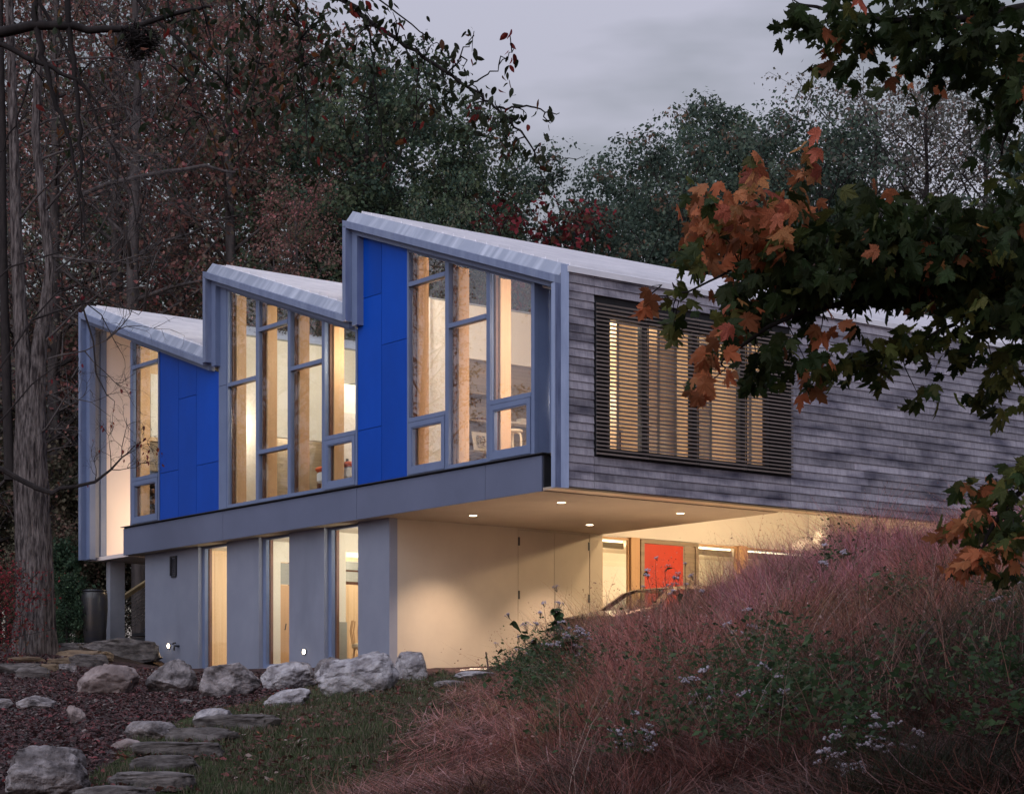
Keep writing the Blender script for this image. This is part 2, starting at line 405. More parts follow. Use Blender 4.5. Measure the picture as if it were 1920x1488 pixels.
def terrain(x, y):
    x = np.asarray(x, float); y = np.asarray(y, float)
    sh = x.shape; P = np.stack([x.ravel(), y.ravel()], 1)
    z = np.empty(len(P))
    for i in range(0, len(P), 20000):
        q = P[i:i+20000]
        d = _phi(((q[:, None, :] - ctrl[None, :, :2])**2).sum(-1))
        z[i:i+20000] = d @ _w[:_n] + _w[_n] + q @ _w[_n+1:]
    q = P - _C0; u = q @ _LD; v = q @ _RD
    inside = (u > 6.4) & (u < 16.8) & (v > .85) & (v < 14)
    z = np.where(inside, np.minimum(z, 1.25), z)
    return z.reshape(sh)
def hit(px, py, d0=9.0, d1=75.0):
    """where the ray through a photo pixel meets the ground"""
    D = np.linspace(d0, d1, 700)
    x = (px - CXP)/FPX*D; z = (YH - py)/FPX*D
    k = np.nonzero(terrain(x, D) > z)[0]
    i = k[0] if len(k) else len(D)-1
    return Vector((x[i], D[i], float(terrain(np.array([x[i]]), np.array([D[i]]))[0])))
def hits(px, py):
    D = np.linspace(9, 70, 240)
    x = (px[:, None]-CXP)/FPX*D; z = (YH-py[:, None])/FPX*D
    t = terrain(x, np.broadcast_to(D, x.shape))
    m = t > z
    i = np.where(m.any(1), m.argmax(1), len(D)-1)
    a = np.arange(len(px))
    return np.stack([x[a, i], D[i], t[a, i]], 1)

def inpoly(P, poly):
    x, y = P[:, 0], P[:, 1]; r = np.zeros(len(P), bool)
    n = len(poly)
    for i in range(n):
        x0, y0 = poly[i]; x1, y1 = poly[(i+1) % n]
        c = ((y0 > y) != (y1 > y)) & (x < (x1-x0)*(y-y0)/(y1-y0+1e-12) + x0)
        r ^= c
    return r
def gpoly(pts): return [tuple(hit(*p)[:2]) for p in pts]
LAWN = gpoly([(140,1487),(250,1390),(360,1345),(470,1322),(560,1300),(640,1302),(760,1285),(830,1262),(930,1258),(960,1262),(920,1285),(860,1310),(800,1340),(740,1390),(700,1440),(660,1487)])
MULCH = gpoly([(-300,1487),(140,1487),(250,1390),(360,1345),(470,1322),(560,1300),(600,1262),(300,1258),(120,1232),(-300,1232)])

xs = np.unique(np.concatenate([np.linspace(-300,-40,14), np.linspace(-40,-14,27), np.linspace(-14,14,150), np.linspace(14,40,27), np.linspace(40,300,14)]))
ys = np.unique(np.concatenate([np.linspace(-80,6,18), np.linspace(6,54,240), np.linspace(54,90,30), np.linspace(90,400,20)]))
GX, GY = np.meshgrid(xs, ys)
GZ = terrain(GX, GY)
P2 = np.stack([GX.ravel(), GY.ravel()], 1)
rough = np.array([mnoise.noise(Vector((a*1.3, b*1.3, 0)))*.045 + mnoise.noise(Vector((a*4.1, b*4.1, 5)))*.02 for a, b in P2])
near = (np.abs(P2[:, 0]) < 16) & (P2[:, 1] > 5) & (P2[:, 1] < 55)
GZ = GZ.ravel() + np.where(near, rough, 0)
V = np.stack([GX.ravel(), GY.ravel(), GZ], 1)
nx, ny = len(xs), len(ys)
idx = np.arange(nx*ny).reshape(ny, nx)
F = np.stack([idx[:-1, :-1].ravel(), idx[:-1, 1:].ravel(), idx[1:, 1:].ravel(), idx[1:, :-1].ravel()], 1)
cen = V[F].mean(1)
lawn = inpoly(cen, LAWN); mul = inpoly(cen, MULCH)
pal_soil = np.array([.05,.03,.03]); pal_m = np.array([.060,.038,.040]); pal_l = np.array([.035,.045,.018]); pal_wood = np.array([.035,.024,.019])
colr = np.where(lawn[:, None], pal_l, np.where(mul[:, None], pal_m, pal_soil))
colr = np.where((cen[:, 1] > 47)[:, None], pal_wood, colr)
_q = cen[:, :2] - _C0; _u = _q @ _LD; _v = _q @ _RD
colr = np.where(((_u > -.6) & (_u < 4.3) & (_v > .9) & (_v < 14))[:, None], np.array([.50,.45,.39]), colr)  # drive coloured pale to bounce lamp light up onto the soffit
colr = colr * (0.7 + 0.6*RNG.random((len(F), 1)))
gm, gt, go = new_mat('ground')
ga = gt.nodes.new('ShaderNodeAttribute'); ga.attribute_name = 'tint'
gn = gt.nodes.new('ShaderNodeTexNoise'); gn.inputs['Scale'].default_value = 9; gn.inputs['Detail'].default_value = 9
gtc = gt.nodes.new('ShaderNodeTexCoord'); gt.links.new(gtc.outputs['Object'], gn.inputs[0])
gr = gt.nodes.new('ShaderNodeMapRange'); gr.inputs[1].default_value = .3; gr.inputs[2].default_value = .7; gr.inputs[3].default_value = .35; gr.inputs[4].default_value = 1.7
gt.links.new(gn.outputs[0], gr.inputs[0])
gv = gt.nodes.new('ShaderNodeVectorMath'); gv.operation = 'SCALE'; gt.links.new(ga.outputs['Color'], gv.inputs[0]); gt.links.new(gr.outputs[0], gv.inputs['Scale'])
gb = gt.nodes.new('ShaderNodeBsdfPrincipled'); gb.inputs['Roughness'].default_value = .95; gb.inputs['Specular IOR Level'].default_value = .1
gt.links.new(gv.outputs[0], gb.inputs['Base Color'])
gbu = gt.nodes.new('ShaderNodeBump'); gbu.inputs['Distance'].default_value = .06; gbu.inputs['Strength'].default_value = .8
gt.links.new(gn.outputs[0], gbu.inputs['Height']); gt.links.new(gbu.outputs[0], gb.inputs['Normal'])
gt.links.new(gb.outputs[0], go.inputs[0])
ground = link('ground', np_mesh('ground', V, F, colr, True), gm)
tag(ground, kind='structure')

# ------------------------------------------------------------------ the house
house = tag(empty('house', C0, ROT), 'grey sawtooth roofed modern house with cobalt blue panels and lit tall windows', 'house')
def part(name, mb, mat, parent=None, bevel=0.0, smooth=False): return mb.build(name, mt[mat], parent or house, bevel, smooth)
def zf3(u): return 8.33 + (10.70-8.33)/7.03*u
def zf2(u): return 8.75 + (10.70-8.75)/5.90*(u-7.03)
def zf1(u): return 8.70 + (10.82-8.70)/6.45*(u-12.93)
TEETH = [(0.0, 7.03, zf3), (7.03, 12.93, zf2), (12.93, 19.38, zf1)]
DEPTH = 20.0
for ua, ub, zf in TEETH:
    first = ua == 0.0
    vb = 4.53 if ub > 19 else zf(ub) - 2.09                      # the post at the high end runs to the ground only at the far left
    # front band of the frame
    part('frame_band', HB().usect([(ua, zf(ua)), (ub, zf(ub)), (ub, zf(ub)-.14), (ua, zf(ua)-.14)], 0, .3), 'zinc')
    part('frame_post', HB().ubox(ub-.12, ub, 0, .3, vb, zf(ub)-.14), 'zinc')
    # inner step
    a2 = ua + (.1 if first else 0)
    part('inner_band', HB().usect([(a2, zf(a2)-.142), (ub-.31, zf(ub-.31)-.142), (ub-.31, zf(ub-.31)-.25), (a2, zf(a2)-.25)], .16, .32), 'alu')
    part('inner_post', HB().ubox(ub-.31, ub-.122, .16, .32, vb-.09 if ub < 19 else 4.55, zf(ub)-.20), 'alu')
    # tilted zinc edge above the band, then the roof behind it
    z0, z1 = zf(ua), zf(ub)
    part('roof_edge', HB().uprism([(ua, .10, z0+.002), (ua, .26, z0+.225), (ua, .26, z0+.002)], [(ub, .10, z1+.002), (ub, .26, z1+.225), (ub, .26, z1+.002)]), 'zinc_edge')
    lo = ua - .06 if first else ua
    roof = part('roof', HB().usect([(lo, zf(lo)+.21), (ub, z1+.21), (ub, z1-.13), (lo, zf(lo)-.10 if not first else zf(lo)+.1)], .26, DEPTH), 'roof')
    sb = HB(); u = lo + .12
    while u < ub - .05:
        sb.usect([(u-.012, zf(u)+.205), (u-.012, zf(u)+.262), (u+.012, zf(u)+.262), (u+.012, zf(u)+.205)], .40, DEPTH-.05); u += .36
    sb.build('standing_seams', mt['roof'], roof)
    part('ceiling', HB().usect([(ua+.15, zf(ua+.15)-.33), (ub-.1, z1-.33), (ub-.1, z1-.29), (ua+.15, zf(ua+.15)-.29)], .46, 6.0), 'ceiling')
    part('back_wall', HB().usect([(ua+.1, 5.25), (ub, 5.25), (ub, z1-.3), (ua+.1, zf(ua+.1)-.3)], 6.0, 6.15), 'fir' if first else 'white')
# zinc corner post on the right and its flange
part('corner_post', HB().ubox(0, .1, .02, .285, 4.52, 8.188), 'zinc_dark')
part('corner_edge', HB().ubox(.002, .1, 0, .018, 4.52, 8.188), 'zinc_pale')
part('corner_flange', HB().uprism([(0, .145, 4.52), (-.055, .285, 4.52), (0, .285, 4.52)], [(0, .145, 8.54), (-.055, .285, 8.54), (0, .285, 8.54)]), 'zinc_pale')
# clerestory glazing in the upright of each tooth
for ub, zf, zl in ((7.03, zf3, 8.97), (12.93, zf2, 8.93)):
    top = zf(ub)
    b = HB().ubox(ub-.1, ub-.02, .33, DEPTH, zl-.3, 9.36).ubox(ub-.1, ub-.02, .33, 1.05, 9.36, top-.14).ubox(ub-.1, ub-.02, 5.6, DEPTH, 9.36, top-.14).ubox(ub-.1, ub-.02, 1.05, 5.6, top-.3, top-.14)
    cl = part('clerestory_wall', b, 'white')
    HB().ubox(ub-.065, ub-.055, 1.05, 5.6, 9.36, top-.3).build('pane', mt['glass'], cl)
    HB().ubox(ub-.14, ub-.10, .6, 5.9, 9.30, 9.36).build('curtain_track', mt['mesh_grey'], cl)

# ---- cedar side wall
cb = HB().ubox(.022, .2, .29, 1.25, 4.6, 8.42).ubox(.022, .2, 5.38, DEPTH, 4.6, 8.42).ubox(.022, .2, 1.25, 5.38, 4.6, 5.26).ubox(.022, .2, 1.25, 5.38, 7.76, 8.42)
cedar = part('cedar_wall', cb, 'membrane')
pr = random.Random(3)
ROWS, EXPO, ZB = 27, .1472, 4.555
for i in range(ROWS):
    z0 = ZB + i*EXPO; z1 = z0 + EXPO
    segs = [(.287, .905), (.913, 5.916), (5.924, DEPTH)]
    if z1 > 5.17 and z0 < 7.96: segs.pop(1)
    for a, b in segs:
        cuts = [a]; v = a
        while v < b:
            v += pr.uniform(1.6, 3.6)
            if v < b - .5: cuts.append(v)
        cuts.append(b)
        for q0, q1 in zip(cuts[:-1], cuts[1:]):
            j = pr.uniform(-.003, .003)
            k = pr.uniform(-.004, .004)
            pl = HB().uprism([(.018, q0+.002, z0), (-.026+j, q0+.002, z0), (-.007+j, q0+.002, z1-.003), (.018, q0+.002, z1-.003)],
                             [(.018, q1-.002, z0+k*.3), (-.026+j, q1-.002, z0+k*.3), (-.007+j, q1-.002, z1-.003), (.018, q1-.002, z1-.003)])
            pl.build('plank', mt['plank'], cedar)
part('wall_base_trim', HB().ubox(-.012, .2, .287, DEPTH, 4.535, 4.553), 'dark_metal')
part('underside_trim', HB().ubox(.0, .72, .30, 14.0, 4.556, 4.60), 'copper')
# ---- slatted screens in front of the side window
VB = [.91, 2.16, 3.42, 4.67, 5.92]
smesh = {}
for k in range(4):
    a, b = VB[k]+.008, VB[k+1]-.008
    bars = HB()
    for v in (a+.012, b-.03): bars.ubox(-.05, -.03, v, v+.018, 5.17, 7.96)
    scr = part('slatted_screen', bars, 'dark_metal')
    sm = HB().uprism([(-.062, a, 0), (-.102, a, -.005), (-.102, a, .026), (-.062, a, .031)], [(-.062, b, 0), (-.102, b, -.005), (-.102, b, .026), (-.062, b, .031)]).mesh('slat')
    for i in range(38):
        o = link('slat', sm, mt['slat'], scr); o.location = (0, 0, 5.185 + i*.0733)
sw = HB().ubox(.04, .14, 1.25, 1.33, 5.26, 7.76).ubox(.04, .14, 5.30, 5.38, 5.26, 7.76).ubox(.04, .14, 1.33, 5.30, 5.26, 5.33).ubox(.04, .14, 1.33, 5.30, 7.69, 7.76)
for v in (2.16, 3.42, 4.67): sw.ubox(.03, .15, v-.07, v+.07, 5.33, 7.69)
side_win = part('side_window', sw, 'dark_metal')
for a, b in ((1.33, 2.09), (2.23, 3.35), (3.49, 4.60), (4.74, 5.30)):
    HB().ubox(.088, .092, a, b, 5.33, 7.69).build('pane', mt['glass'], side_win)
for v in (1.62, 2.62, 3.05, 3.95, 5.0):
    HB().ubox(.2, .80, v, v+.07, 5.26, 7.76).build('timber_mullion', mt['fir'], side_win)

# ---- floor edge box below the windows
FU = [.75, 2.49, 6.95, 12.53, 17.49]
fb = part('floor_edge', HB().ubox(.73, 17.48, .335, .62, 4.56, 5.20), 'dark_metal')
for a, b in zip(FU[:-1], FU[1:]): HB().ubox(a+.006, b-.006, .30, .333, 4.54, 5.195).build('panel', mt['fascia'], fb)
HB().ubox(.68, 17.54, .245, .48, 5.222, 5.24).build('drip_edge', mt['dark_metal'], fb)
HB().ubox(.70, 17.50, .334, .48, 5.198, 5.222).build('shadow_gap', mt['membrane'], fb)
soffit = part('soffit', HB().ubox(.735, 6.23, .336, 6.32, 4.54, 4.558).ubox(6.23, 17.47, .336, .9, 4.54, 4.558), 'soffit')
part('upper_floor', HB().ubox(.2, 17.05, .46, 6.0, 5.20, 5.25), 'floor_wood')

# ---- tall windows
def window(u0, u1, zt, transoms=(), casement=False, glass='glass', z0=5.255, v0=.30):
    """frame with sloping head; panes are its sub-parts"""
    w = .055; h = HB()
    def q(ua, ub, fa, fb, ga, gb, va, vb): h.uprism([(ua, va, fa), (ub, va, fb), (ub, va, gb), (ua, va, ga)], [(ua, vb, fa), (ub, vb, fb), (ub, vb, gb), (ua, vb, ga)])
    q(u0, u0+w, z0, z0, zt(u0), zt(u0+w), v0, v0+.10); q(u1-w, u1, z0, z0, zt(u1-w), zt(u1), v0, v0+.10)
    q(u0+w, u1-w, z0, z0, z0+.07, z0+.07, v0+.003, v0+.10); q(u0+w, u1-w, zt(u0+w)-.07, zt(u1-w)-.07, zt(u0+w), zt(u1-w), v0+.003, v0+.10)
    levels = sorted(transoms) + ([6.36] if casement else [])
    for z in levels: h.ubox(u0+w, u1-w, v0-.012, v0+.10, z-.05, z+.035)
    if casement:
        a, b, c, d, t = u0+w+.012, u1-w-.012, z0+.015, 6.30, .10
        for (x0, x1, y0, y1) in ((a, a+t, c, d), (b-t, b, c, d), (a+t, b-t, c, c+t+.04), (a+t, b-t, d-t, d)): h.ubox(x0, x1, v0-.018, v0+.07, y0, y1)
        a2, b2, c2, d2, t2 = a+t, b-t, c+t+.04, d-t, .025
        for (x0, x1, y0, y1) in ((a2, a2+t2, c2, d2), (b2-t2, b2, c2, d2), (a2+t2, b2-t2, c2, c2+t2), (a2+t2, b2-t2, d2-t2, d2)): h.ubox(x0, x1, v0-.004, v0+.07, y0, y1)
    o = part('window', h, 'alu')
    cuts = [z0+.07] + [z for z in sorted(levels)]
    for i, z in enumerate(cuts):
        lo = z + (.035 if i else 0); last = i == len(cuts)-1
        f = (lambda u: zt(u)-.07) if last else (lambda u, zz=cuts[i+1] if not last else 0: zz-.05)
        g = HB()
        g.uprism([(u0+w, v0+.050, lo), (u1-w, v0+.050, lo), (u1-w, v0+.050, f(u1-w)), (u0+w, v0+.050, f(u0+w))],
                 [(u0+w, v0+.056, lo), (u1-w, v0+.056, lo), (u1-w, v0+.056, f(u1-w)), (u0+w, v0+.056, f(u0+w))])
        g.build('pane', mt[glass], o)
    d = HB(); e = u1-w
    d.uprism([(e, v0+.101, z0), (e-.055, v0+.101, z0), (e-.055, v0+.101, zt(e)-.1), (e, v0+.101, zt(e)-.1)], [(e, v0+.17, z0), (e-.055, v0+.17, z0), (e-.055, v0+.17, zt(e)-.1), (e, v0+.17, zt(e)-.1)])
    d.build('inner_frame', mt['dark_wood'], o)
    for z in levels: HB().ubox(u0+w, e-.055, v0+.101, v0+.16, z-.045, z+.03).build('inner_rail', mt['fir_pale'], o)
    f = HB(); a, b = e-.105, e-.04
    f.uprism([(a, v0+.172, z0), (b, v0+.172, z0), (b, v0+.172, zt(b)-.12), (a, v0+.172, zt(a)-.12)], [(a, v0+.42, z0), (b, v0+.42, z0), (b, v0+.42, zt(b)-.12), (a, v0+.42, zt(a)-.12)])
    f.build('timber_mullion', mt['fir'], o)
    return o
h3 = lambda u: zf3(u)-.245
h2 = lambda u: zf2(u)-.245
h1 = lambda u: zf1(u)-.245
window(3.745, 5.11, h3, (9.07,), True, 'glass_hi')
window(2.40, 3.74, h3, (8.03,), False, 'glass_hi')
window(1.02, 2.395, h3, (), True, 'glass_hi')
window(10.995, 12.35, h2, (8.05,))
window(9.635, 10.99, h2, (6.37, 9.09))
window(8.245, 9.63, h2, (8.03,))
window(6.94, 8.24, h2, (), True)
window(15.62, 17.06, h1, (9.11,), True)
part('corner_panel', HB().usect([(.11, 5.24), (.93, 5.24), (.93, h3(.93)), (.11, h3(.11))], .62, .66).usect([(.94, 5.24), (.97, 5.24), (.97, h3(.97)), (.94, h3(.94))], .362, .66).usect([(.935, 5.24), (1.015, 5.24), (1.015, h3(1.0)), (.935, h3(.935))], .27, .36), 'alu')
part('grey_post', HB().ubox(12.355, 12.70, .29, .4, 5.245, 8.055).usect([(12.355, 8.065), (12.70, 8.065), (12.70, h2(12.70)), (12.355, h2(12.355))], .29, .4), 'alu')
part('left_return', HB().ubox(17.065, 17.12, .3, 2.5, 5.25, 9.75), 'alu')
# ---- blue cladding
def blue(u0, u1, zt, cols):
    bk = part('panel_backing', HB().usect([(u0, 5.25), (u1, 5.25), (u1, zt(u1)), (u0, zt(u0))], .362, .43), 'membrane')
    for a, b, joints in cols:
        zs = [5.25] + list(joints) + [None]
        for z0, z1 in zip(zs[:-1], zs[1:]):
            a1, b1, c = a+.006, b-.006, z0+.006
            t = (lambda u: zt(u)) if z1 is None else (lambda u, z=z1: z-.006)
            HB().usect([(a1, c), (b1, c), (b1, t(b1)), (a1, t(a1))], .318, .36).build('blue_panel', mt['blue'], bk)
blue(5.115, 6.935, h3, [(5.115, 6.05, (8.01,)), (6.05, 6.935, (6.37, 9.07))])
blue(12.705, 15.615, h1, [(12.705, 13.80, (6.37,)), (13.80, 14.68, (8.03,)), (14.68, 15.615, (6.37,))])
# ---- open slot and end wall at the far left
ew = part('end_wall', HB().ubox(19.27, 19.45, .30, 3.2, 4.53, 10.66), 'pink_white')
HB().ubox(19.252, 19.268, .04, .19, 4.54, 10.4).build('edge_strip', mt['alu'], ew)
HB().ubox(19.256, 19.268, .193, .54, 4.54, 10.4).build('grey_panel', mt['stucco'], ew)
HB().ubox(19.23, 19.268, .543, .71, 4.54, 10.4).build('edge_strip', mt['alu'], ew)
part('slot_back_wall', HB().ubox(17.1, 19.27, 3.0, 3.2, 4.53, 10.3), 'pink_white')
part('slot_floor', HB().ubox(17.5, 19.27, .45, 3.0, 4.53, 4.62), 'pink_white')
part('pier', HB().ubox(19.03, 19.25, .71, 1.12, 1.0, 4.528), 'concrete')

# ---- ground floor
lw = HB()
for a, b in ((6.23, 7.40), (8.73, 10.17), (11.48, 12.93), (14.28, 16.97)): lw.ubox(a, b, .63, .83, .7, 4.54)
for a, b in ((7.40, 8.73), (10.17, 11.48), (12.93, 14.28)): lw.ubox(a, b, .66, .83, .7, 1.60)
lw.ubox(16.77, 16.97, .83, 6.0, .7, 4.54)
part('lower_wall', lw, 'stucco')
for a, b in ((7.40, 8.73), (10.17, 11.48), (12.93, 14.28)):
    w = .07; z0, z1 = 1.60, 4.53; h = HB()
    h.ubox(a, a+.03, .74, .83, z0, z1).ubox(b-w-.05, b, .74, .83, z0, z1).ubox(a+.03, b-w-.05, .743, .83, z0, z0+.08).ubox(a+.03, b-w-.05, .743, .83, z1-.05, z1)
    o = part('tall_window', h, 'alu')
    HB().ubox(a+.03, b-w-.05, .79, .796, z0+.08, z1-.05).build('pane', mt['glass'], o)
    HB().ubox(b-w-.11, b-w-.05, .831, .90, z0, z1).build('inner_frame', mt['dark_wood'], o)
    HB().ubox(a, b-w-.11, .85, .87, z0, z0+.09).build('inner_frame', mt['fir_pale'], o)
part('lower_floor', HB().ubox(6.43, 16.77, .84, 5.9, 1.50, 1.60), 'floor_wood')
part('lower_ceiling', HB().ubox(6.43, 16.77, .9, 5.9, 4.50, 4.535), 'white')
part('lower_back_wall', HB().ubox(6.43, 16.77, 5.9, 6.0, 1.0, 4.5), 'white')
# partitions seen through the three windows
p1 = part('timber_partition', HB().ubox(14.62, 14.72, .95, 5.9, 1.6, 4.5), 'dark_wood')
for k in range(7):
    o = HB().ubox(14.585, 14.618, .90+k*.34, .90+k*.34+.334, 1.6, 4.5).build('board', mt['fir_pale'], p1)
part('partition', HB().ubox(11.75, 11.85, .9, 1.36, 1.6, 4.5).ubox(11.75, 11.85, 1.36, 5.9, 4.05, 4.5), 'white')
dd = part('inner_door', HB().ubox(11.78, 11.83, 1.37, 2.3, 1.6, 3.52), 'fir')
HB().utube([(11.74, 1.47, 2.50), (11.72, 1.47, 2.52), (11.72, 1.49, 2.64)], .012).build('handle', mt['dark_metal'], dd)
part('door_light', HB().ubox(11.79, 11.82, 1.37, 2.3, 3.54, 4.03), 'mesh_grey')
part('partition', HB().ubox(9.10, 9.2, .9, 1.42, 1.6, 4.5).ubox(9.10, 9.2, 1.42, 5.9, 4.1, 4.5), 'white')
part('low_wall', HB().ubox(9.02, 9.09, .95, 1.40, 1.6, 2.55), 'mesh_grey')
cab = part('timber_cupboard', HB().ubox(9.75, 9.9, 1.5, 5.0, 1.6, 3.45), 'dark_wood')
for k in range(6): HB().ubox(9.715, 9.748, 1.52+k*.36, 1.52+k*.36+.353, 1.62, 3.43).build('door', mt['fir_pale'], cab)
bl = part('roller_blind', HB().ubox(9.7, 9.74, 1.5, 5.0, 3.95, 4.04), 'birch')
HB().ubox(9.72, 9.73, 1.5, 5.0, 3.50, 3.72).build('cloth', mt['mesh_grey'], bl)
HB().ubox(9.72, 9.73, 1.5, 5.0, 3.76, 3.94).build('cloth', mt['mesh_grey'], bl)

# ---- wall below the overhang, store doors
bw = part('carport_wall', HB().ubox(6.23, 6.43, .83, 3.955, .9, 4.538).ubox(6.23, 6.43, 5.965, 6.32, .9, 4.538).ubox(6.27, 6.43, 3.955, 5.965, .9, 4.5).ubox(6.23, 6.43, 3.955, 5.965, 4.505, 4.538), 'stucco')
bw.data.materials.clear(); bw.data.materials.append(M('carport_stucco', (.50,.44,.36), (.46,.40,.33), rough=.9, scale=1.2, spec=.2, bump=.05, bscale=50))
for a, b, hv in ((3.97, 4.955, 3.985), (4.965, 5.95, 5.935)):
    o = HB().ubox(6.238, 6.268, a, b, 1.4, 4.495).build('store_door', bw.data.materials[0], house)
    for z in (1.9, 3.1, 4.25): HB().ubox(6.222, 6.24, hv-.022, hv+.022, z-.09, z+.09).build('hinge', mt['dark_metal'], o)

# ---- entrance behind the carport
part('entry_upper_wall', HB().ubox(6.23, 6.4, 6.32, 13.2, 4.52, 5.62), 'ceiling')
part('entry_ceiling', HB().ubox(.2, 6.23, 6.36, 13.2, 5.60, 5.66), 'ceiling')
part('slab_edge', HB().ubox(.735, 6.23, 6.30, 6.36, 4.56, 5.6), 'soffit')
part('entry_end_wall', HB().ubox(.3, 9.5, 13.2, 13.4, .9, 5.6), 'soffit')
col = part('entry_column', HB().ubox(5.85, 6.2, 12.75, 13.1, .9, 5.59), 'white')
part('entry_sill', HB().ubox(6.23, 6.4, 6.33, 13.2, .9, 1.72), 'soffit')
for a, b in ((7.14, 7.39), (10.46, 10.73)):
    part('timber_post', HB().ubox(6.20, 6.38, a, b, 1.7, 4.52), 'fir')
df = part('door_frame', HB().ubox(6.21, 6.36, 7.44, 7.54, 1.72, 4.50).ubox(6.21, 6.36, 9.10, 9.19, 1.72, 4.50).ubox(6.21, 6.36, 7.54, 9.10, 4.42, 4.50), 'shelf')
HB().ubox(6.25, 6.30, 7.56, 8.74, 1.72, 4.41).build('red_door', mt['red'], df)
HB().ubox(6.24, 6.31, 8.78, 9.09, 1.72, 4.41).build('side_panel', mt['shelf'], df)
for a, b in ((6.33, 7.13), (9.20, 10.45), (10.74, 13.19)):
    ewn = part('entry_window', HB().ubox(6.27, 6.33, a, a+.03, 1.72, 4.50).ubox(6.27, 6.33, b-.03, b, 1.72, 4.50).ubox(6.27, 6.33, a+.03, b-.03, 4.46, 4.50), 'fir')
    HB().ubox(6.295, 6.301, a+.03, b-.03, 1.72, 4.46).build('pane', mt['glass'], ewn)
    HB().ubox(6.42, 6.5, a+.03, b-.03, 4.27, 4.40).build('blind_box', mt['shelf'], ewn)
    HB().ubox(6.45, 6.5, a+.04, b-.04, 4.42, 4.45).build('light_strip', mt['strip_light'], ewn)
part('hall_back_wall', HB().ubox(9.3, 9.4, 6.1, 13.2, 1.6, 4.6), 'white')
part('hall_floor', HB().ubox(6.4, 9.3, 6.1, 13.2, 1.6, 1.68), 'floor_wood')
part('hall_ceiling', HB().ubox(6.5, 9.3, 6.1, 13.2, 4.5, 4.56), 'white')

# ---- rooms upstairs
sp = part('partition', HB().ubox(6.80, 6.92, .50, 2.88, 5.25, 9.3).ubox(6.80, 6.92, 2.88, 6.0, 8.16, 9.3).ubox(6.80, 6.92, 2.88, 6.0, 5.25, 5.75), 'white')
HB().ubox(6.70, 6.80, 1.86, 1.98, 5.25, 9.3).build('pilaster', mt['white'], sp)
sh = part('built_in_shelves', HB().ubox(6.95, 7.0, 2.88, 6.0, 5.7, 8.2), 'shelf')
for z in (6.17, 6.83, 7.42): HB().ubox(6.55, 6.95, 2.89, 5.98, z-.05, z).build('shelf', mt['shelf'], sh)
HB().ubox(6.55, 6.95, 2.80, 2.88, 5.25, 8.16).build('side', mt['white'], sh)
part('partition', HB().ubox(12.72, 12.84, .50, 1.6, 5.25, 9.3).ubox(12.72, 12.84, 1.6, 6.0, 7.05, 9.3), 'white')
part('passage_wall', HB().ubox(13.6, 13.7, 1.2, 6.0, 5.25, 9.0), 'shelf')
part('room_divider', HB().ubox(10.6, 10.72, 2.0, 6.0, 5.25, 8.05), 'white')
rd = part('room_door', HB().ubox(10.56, 10.6, 2.3, 3.15, 5.25, 7.4), 'ceiling')
HB().ubox(10.52, 10.56, 2.36, 2.41, 6.15, 6.35).build('handle', mt['dark_metal'], rd)
part('air_duct', HB().ubox(9.6, 12.4, 3.4, 3.8, 8.1, 8.35), 'mesh_grey')
part('passage_ceiling', HB().ubox(12.9, 13.6, .6, 6.0, 7.9, 7.95), 'white')
part('stove_wall', HB().ubox(16.95, 17.05, .47, .74, 5.25, 9.6).ubox(16.95, 17.05, .74, 3.0, 7.35, 9.6), 'fir_pale')
part('stove_cream_panel', HB().ubox(16.93, 16.95, .76, 3.0, 7.45, 9.0), 'white')
part('stove_dark_panel', HB().ubox(17.0, 17.06, .74, 3.0, 6.62, 7.34), 'shelf')

# ---- fittings on the outside walls
for (u, z) in ((15.70, 2.25), (9.50, 1.90)):
    o = part('wall_light', HB().utube([(u, .634, z), (u, .60, z)], .062, 14), 'dark_metal')
    HB().utube([(u, .602, z), (u, .588, z)], .05, 14).build('lens', mt['wall_light'], o)
v = HB().ubox(15.32, 15.36, .585, .629, 3.93, 4.40).ubox(15.58, 15.62, .585, .629, 3.93, 4.40).ubox(15.36, 15.58, .585, .629, 4.36, 4.40).ubox(15.36, 15.58, .60, .629, 3.89, 3.93)
vo = part('wall_vent', v, 'dark_metal')
for k in range(8): HB().uprism([(15.36, .60, 3.95+k*.05), (15.36, .625, 3.985+k*.05), (15.36, .628, 3.98+k*.05)], [(15.58, .60, 3.95+k*.05), (15.58, .625, 3.985+k*.05), (15.58, .628, 3.98+k*.05)]).build('louvre_blade', mt['dark_metal'], vo)
tap = part('garden_tap', HB().utube([(15.22, .63, 2.23), (15.22, .50, 2.23), (15.22, .49, 2.12)], .025, 8), 'dark_metal')
HB().utube([(15.22, .53, 2.30), (15.30, .53, 2.30), (15.36, .53, 2.28)], .02, 6).build('tap_handle', mt['dark_metal'], tap)
DL = [(4.85, 1.75), (1.95, 1.72), (4.82, 4.79), (1.98, 4.81)]
for (u, v) in DL:
    o = part('downlight', HB().lathe([(.085, 0), (.095, -.006), (.095, .004), (.085, .004)], 20, (-u, v, 4.538)), 'white')
    HB().lathe([(.072, -.002), (.072, .003)], 20, (-u, v, 4.534)).build('lens', mt['downlight'], o)

